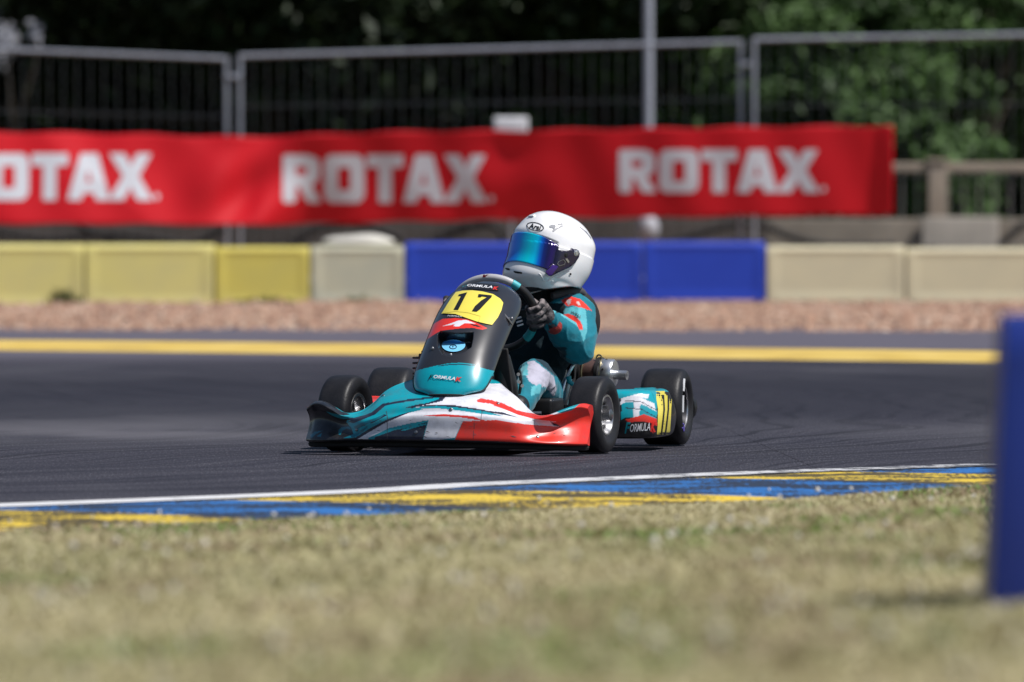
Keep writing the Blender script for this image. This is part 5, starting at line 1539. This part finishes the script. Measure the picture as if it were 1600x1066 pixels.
        m.box(heel.lerp(top, .52) + Vector((.032, 0, .012)), (.012, .062, (top - heel).length + .045), rot=Vector(d).to_track_quat('Z', 'X').to_matrix() @ Matrix.Rotation(R(90), 3, 'Z') @ Matrix.Rotation(R(-90), 3, 'Z'), bevel=.005)
        m.build('sole', M['black_matt'], bo)

    # ------------------------------------------------------------ gloves
    W = Vector((-.405, .0, .468)); tau = R(30)
    axn = Vector((-math.cos(tau), 0, math.sin(tau))); upv = Vector((math.sin(tau), 0, math.cos(tau))); lat = Vector((0, 1, 0)); RW = .143
    def glove(side, a0, wrist):
        """hand closed round the rim; side +1 left hand. a0: rim angle of the hand's middle"""
        m = MB()
        def cap3(pts, rr):
            P = [Vector(p) for p in pts]; pp, r2 = [], []
            d0 = (P[1] - P[0]).normalized(); d1 = (P[-1] - P[-2]).normalized()
            for i in range(5):
                t = i / 5 * math.pi / 2; pp.append(P[0] - d0 * rr[0] * math.cos(t)); r2.append(max(rr[0] * math.sin(t), 1e-4))
            pp += P; r2 += rr
            for i in range(1, 6):
                t = i / 5 * math.pi / 2; pp.append(P[-1] + d1 * rr[-1] * math.sin(t)); r2.append(max(rr[-1] * math.cos(t), 1e-4))
            m.tube(pp, r2, 12)
        out = lat * side
        kn = []
        for k in range(4):
            a = R(a0 + side * (13.5 - 8.6 * k)) if side > 0 else R(a0 - (13.5 - 8.6 * k))
            rc = W + (lat * math.cos(a) + upv * math.sin(a)) * RW
            radial = (lat * math.cos(a) + upv * math.sin(a))
            fwd = -axn                                  # away from the driver, towards the viewer
            g = .0135 + .0095
            # knuckle outside-behind, over the outer side, round the front, tip curling to the inside
            base = rc + radial * .030 + axn * .020
            pth = [base, rc + radial * (g + .006) - axn * .004, rc + radial * g * .75 + fwd * g * .8, rc + fwd * (g + .001) - radial * .004, rc - radial * g * .85 + fwd * g * .5, rc - radial * (g * .95) + axn * .004]
            L_ = [1, 1.05, 1.0, .86][k]
            rf = .0098 * [.98, 1.04, 1.0, .90][k]
            cap3(pth[:6 if k in (1, 2) else 6], [rf * 1.12, rf * 1.1, rf * 1.05, rf, rf * .95, rf * .85]); kn.append(base)
        # palm slab from the knuckles to the wrist
        for k in range(4):
            cap3([kn[k], kn[k].lerp(wrist, .5) + axn * .006, wrist.lerp(kn[k], .12)], [.0125, .0165, .020])
        # thumb: from the side of the palm near the wrist, over the driver's side of the rim, pointing up
        a = R(a0 + side * 16); rc = W + (lat * math.cos(a) + upv * math.sin(a)) * RW
        tb = wrist.lerp(kn[0], .45) - out * .012 + upv * .008
        cap3([tb, rc + axn * .026 - lat * side * .004, rc + axn * .020 - lat * side * .020 + upv * .014], [.0135, .0115, .0095])
        # cuff
        dirw = (wrist - kn[1]).normalized()
        cap3([wrist - dirw * .012, wrist + dirw * .03], [.026, .031])
        o, co = remesh('glove', m, .0026, M['grey_glove'], root, 3)
        c = np.tile(np.array((.075, .066, .070)), (len(co), 1))
        pn = np.array([noise.noise(Vector(p) * 45) for p in co]); c[pn > .12] = (.018, .017, .02)
        d_ = np.array([(Vector(p) - wrist).dot(dirw) for p in co]); c[d_ > .018] = (.34, .03, .025)
        c[(d_ < -.05) & (pn < .0)] = (.20, .17, .17)
        set_paint(o, c)
        return o
    glove(1, -2, wL - Vector((-.005, .0, .0)))
    glove(-1, 180 - 2, wR)

    # ------------------------------------------------------------ helmet
    he = empty('helmet', hc); he.parent = root
    # helmet frame: f forward, l its left, u up.  World forward is image-left and a little towards the viewer
    def k2w(v): return Matrix.Rotation(KRZ, 3, 'Z') @ v
    beta = R(37)
    Fw = Vector((-math.cos(beta), -math.sin(beta), 0)); Lw = Vector((math.sin(beta), -math.cos(beta), 0))
    inv = Matrix.Rotation(-KRZ, 3, 'Z')
    f0, l0 = inv @ Fw, inv @ Lw
    pitch = R(15); roll = R(2)
    f_ = (f0 * math.cos(pitch) + Vector((0, 0, 1)) * math.sin(pitch)).normalized(); u_ = l0.cross(f_) * -1
    u_ = f_.cross(l0) 
    if u_.z < 0: u_ = -u_
    qr = Matrix.Rotation(roll, 3, f_); l_, u_ = qr @ l0, qr @ u_
    def rad(th, ph):
        """distance from the centre in the direction azimuth th (0 = face, + = left), elevation ph"""
        A, Bw, C = .132, .124, .137
        cphi = math.cos(ph)
        dx, dy, dz = math.cos(th) * cphi, math.sin(th) * cphi, math.sin(ph)
        if dx < 0: A = .166
        if dz < 0: C = .200; Bw = .130
        p = 2.25
        r = (abs(dx / A) ** p + abs(dy / Bw) ** p + abs(dz / C) ** p) ** (-1 / p)
        # chin bar
        fr = max(0, math.cos(th)) ** 1.5
        r += .034 * fr * math.exp(-((ph + R(40)) / R(14)) ** 2)
        # brow
        r += .004 * fr * math.exp(-((ph - R(19)) / R(8)) ** 2)
        # rear spoiler crease
        bk = max(0, -math.cos(th)) ** 1.2
        r += .006 * bk * math.exp(-((ph - R(18)) / R(9)) ** 2)
        r -= .010 * bk * math.exp(-((ph + R(38)) / R(16)) ** 2)
        # temple line below pivot
        r -= .003 * math.exp(-((ph + R(47)) / R(4)) ** 2) * abs(math.sin(th))
        return r
    zcut = tab([-180, -120, -60, 0, 60, 120, 180], [-.100, -.116, -.152, -.176, -.152, -.116, -.100])
    def hp(th, ph, off=0.):
        r = rad(th, ph) + off
        d = Vector((math.cos(th) * math.cos(ph), math.sin(th) * math.cos(ph), math.sin(ph))) * r
        return d
    def loc(d): return f_ * d.x + l_ * d.y + u_ * d.z
    def shell(u, v):
        th = (u - .5) * 2 * math.pi; ph = R(90) - v * R(160)
        d = hp(th, ph); zc_ = zcut(math.degrees(th))
        if d.z < zc_:
            k_ = zc_ / d.z; e = (1 - k_)
            d = Vector((d.x * (1 - e * .10), d.y * (1 - e * .10), zc_)) if e < .12 else Vector((d.x * k_ * .97, d.y * k_ * .97, zc_ + min(.02, (e - .12) * .2)))
        # eye opening: pushed in under the visor
        td, pd = abs(math.degrees(th)), math.degrees(ph)
        top = 13 - 7 * (td / 66) ** 2; bot = -27 - 3 * (td / 66) ** 2
        if td < 66 and bot < pd < top:
            e = min(1, (66 - td) / 5, (top - pd) / 3, (pd - bot) / 3); d = d * (1 - .07 * e)
        return loc(d)
    def hpaint(V):
        c = np.tile(np.array((.78, .785, .80)), (len(V), 1))
        return c
    sh_o = grid_obj('shell', shell, 200, 150, M['white_shell'], he)
    # dark lining inside the eye opening and lower rim
    m = MB(); m.tube([loc(Vector((math.cos(t) * .098, math.sin(t) * .088, zcut(math.degrees(t if t < math.pi else t - 2 * math.pi)) + .006))) for t in np.linspace(0, 2 * math.pi, 60)[:-1]], .010, 10, closed=True)
    m.build('rim_trim', M['black_matt'], he)
    # lower edge line (pale crease strip)
    # visor
    def vis(u, v):
        td = (u - .5) * 2 * 66
        top = 12.5 - 12 * (abs(td) / 66) ** 2.2; bot = -27.5 - 8 * (abs(td) / 66) ** 2
        pd = top + (bot - top) * v
        return loc(hp(R(td), R(pd), .0045))
    def vpaint(V):  # iridescent reflection painted as fixed colour bands across the visor
        n = len(V); u = np.repeat(np.linspace(0, 1, 121), 31) ; td = (u - .5) * 132
        st_ = [(-74, (.02, .0, .12)), (-35, (.0, .06, .55)), (-8, (.0, .18, .85)), (3, (.0, .30, .92)), (12, (.0, .55, .90)), (24, (.0, .72, .85)), (34, (.0, .62, .95)), (41, (.0, .14, .62)), (46, (.005, .02, .20)), (52, (.006, .004, .07)), (58, (.02, .002, .11)), (66, (.008, .006, .03))]
        xs_ = [s_[0] for s_ in st_]
        return np.stack([np.interp(td, xs_, [s_[1][k] for s_ in st_]) for k in range(3)], -1)
    mv = mat('iridium_visor', attr=True, rough=.18, metal=.25, coat=.5)
    vo = grid_obj('visor', vis, 120, 30, mv, he, vpaint, thick=.002)
    # everything printed or fixed on the left side is laid out on the shell's own side view
    hb = bvh_of(sh_o); hs = sheet(hc); vb = bvh_of(vo)
    def Z3(pts): return [(q[0] - hs[0], q[1] - hs[1]) for q in Z2(pts, 770, 310, 230 / 1442)]
    def side(loops, nm, mtl, off=.0014, grid=.008, bvh=None):
        return wrap(loops_mesh([Z3(l) for l in loops], grid), nm, mtl, bvh or hb, he, off)
    pl_pts = [(590, 462), (650, 476), (720, 484), (770, 470), (815, 464), (842, 480), (852, 506), (842, 545), (808, 596), (757, 640), (690, 672), (620, 706), (575, 732), (548, 728), (520, 700), (560, 640), (590, 560)]
    pp = side([pl_pts], 'visor_plate', mat('dark_violet_visor_plate', (.010, .006, .030), rough=.2, coat=.5), .0085)
    sdm = pp.modifiers.new('t', 'SOLIDIFY'); sdm.thickness = .006; sdm.offset = -1
    side([[(515, 690), (600, 622), (640, 640), (575, 722), (548, 726)]], 'violet_sheen', mat('violet_sheen_paint', (.035, .006, .16), rough=.2, coat=.5), .0095)  # violet sheen of the visor painted on as a flat patch
    for s in (-1,):
        def plate(u, v, s=s):
            td = 56 + 36 * u; hh = 12 * (1 - u) ** .8 + 4.5; cen = -12 + 14 * u ** .9
            return loc(hp(R(td * s), R(cen + hh * (1 - 2 * v)), .0075))
        grid_obj('visor_plate', plate, 24, 14, M['black_plastic'], he, thick=.002)
    for (qx, qy), rr, mt in (((812, 503), .0075, M['alu']), ((712, 522), .005, M['black_plastic'])):
        c_ = Z3([(qx, qy)])[0]; h_ = hb.ray_cast(unsheet(*c_), VD); m = MB(); n_ = h_[1] if h_[1].dot(VD) < 0 else -h_[1]
        m.lathe([(.004, rr + .003), (.010, rr + .003), (.0105, rr), (.0125, rr * .9), (.0125, 0)], h_[0], n_, 20); m.build('pivot_screw', mt, he)
    side([[(708, 562), (725, 556), (748, 590), (736, 602)]], 'plate_mark', M['alu'], .010, 0)
    side([[(640, 590), (690, 566), (712, 590), (700, 620), (650, 636), (628, 615)], [(644, 594), (686, 572), (704, 592), (694, 614), (652, 628), (636, 613)]], 'plate_mark', M['steel'], .010, 0)
    # moulded step along the chin bar
    stp = [(455, 708), (478, 730), (492, 765), (520, 788), (552, 770), (600, 742), (680, 712), (760, 676)]
    c_ = [hb.ray_cast(unsheet(*q), VD)[0] for q in Z3(stp)]
    m = MB(); m.tube(catmull([c - VD * -.0005 for c in c_ if c is not None], 5, closed=False), .0022, 8); m.build('chin_ridge', M['white_shell'], he)
    # vents on the chin, brow vent
    def patch(pts, mtl, nm, off=.0025, grid=6):
        bm = loops_mesh([pts], grid)
        for v in bm.verts: v.co = loc(hp(R(v.co.x), R(v.co.y), off))
        return bm_finish(bm, nm, mtl, he, True)
    side([[(126, 648), (166, 658), (168, 676), (140, 672), (124, 660)]], 'chin_vent', M['black_matt'], .0015, .004)
    side([[(206, 682), (288, 696), (290, 712), (222, 704), (208, 694)]], 'chin_vent', M['black_matt'], .0015, .004)
    side([[(768 + 11 * math.cos(t), 712 + 11 * math.sin(t)) for t in np.linspace(0, 5.8, 12)]], 'shell_screw', M['black_plastic'], .002, 0)
    q = loc(hp(R(0), R(44))); m = MB()
    m.box(q, (.012, .030, .010), rot=Matrix((f_, l_, u_)).transposed() @ Matrix.Rotation(R(40), 3, 'Y'), bevel=.003); m.build('brow_vent', M['white_shell'], he)
    # oval logo and word
    n = 40; tl = R(13)
    def oval(rx, ry): return [(420 + rx * math.cos(t * 6.283 / n) * math.cos(tl) - ry * math.sin(t * 6.283 / n) * math.sin(tl), 241 + rx * math.cos(t * 6.283 / n) * math.sin(tl) + ry * math.sin(t * 6.283 / n) * math.cos(tl)) for t in range(n)]
    side([oval(88, 44), oval(79, 37)], 'logo', M['black_ink'])
    bm = text_bm('Arai', 1, .025, .12)
    xs_ = [v.co.x for v in bm.verts]; ys_ = [v.co.y for v in bm.verts]; x0, x1, y0, y1 = min(xs_), max(xs_), min(ys_), max(ys_)
    for v in bm.verts:
        dx = ((v.co.x - x0) / (x1 - x0) - .5) * 118; dy = -((v.co.y - y0) / (y1 - y0) - .5) * 52
        v.co.x, v.co.y = Z3([(420 + dx * math.cos(tl) - dy * math.sin(tl), 241 + dx * math.sin(tl) + dy * math.cos(tl))])[0]
    wrap(bm, 'logo', M['black_ink'], hb, he, .0016)
    gy = mat('grey_print', (.20, .21, .24), rough=.5)
    side([[(560, 234), (585, 222), (622, 226), (628, 244), (606, 270), (592, 254), (564, 250)]], 'model_mark', gy, .0014, 0)
    side([[(590, 280), (640, 244), (690, 224), (696, 236), (650, 262), (600, 292)]], 'model_mark', gy, .0014, 0)
    side([[(636, 216), (688, 206), (694, 218), (640, 228)]], 'model_mark', gy, .0014, 0)
    side([[(862, 236), (930, 284), (975, 340), (978, 366), (970, 346), (924, 292), (860, 240)]], 'shell_seam', gy, .0012, 0)
    return root

build_setting(); build_barriers(); build_fence(); build_trees()
build_kart(); build_driver()
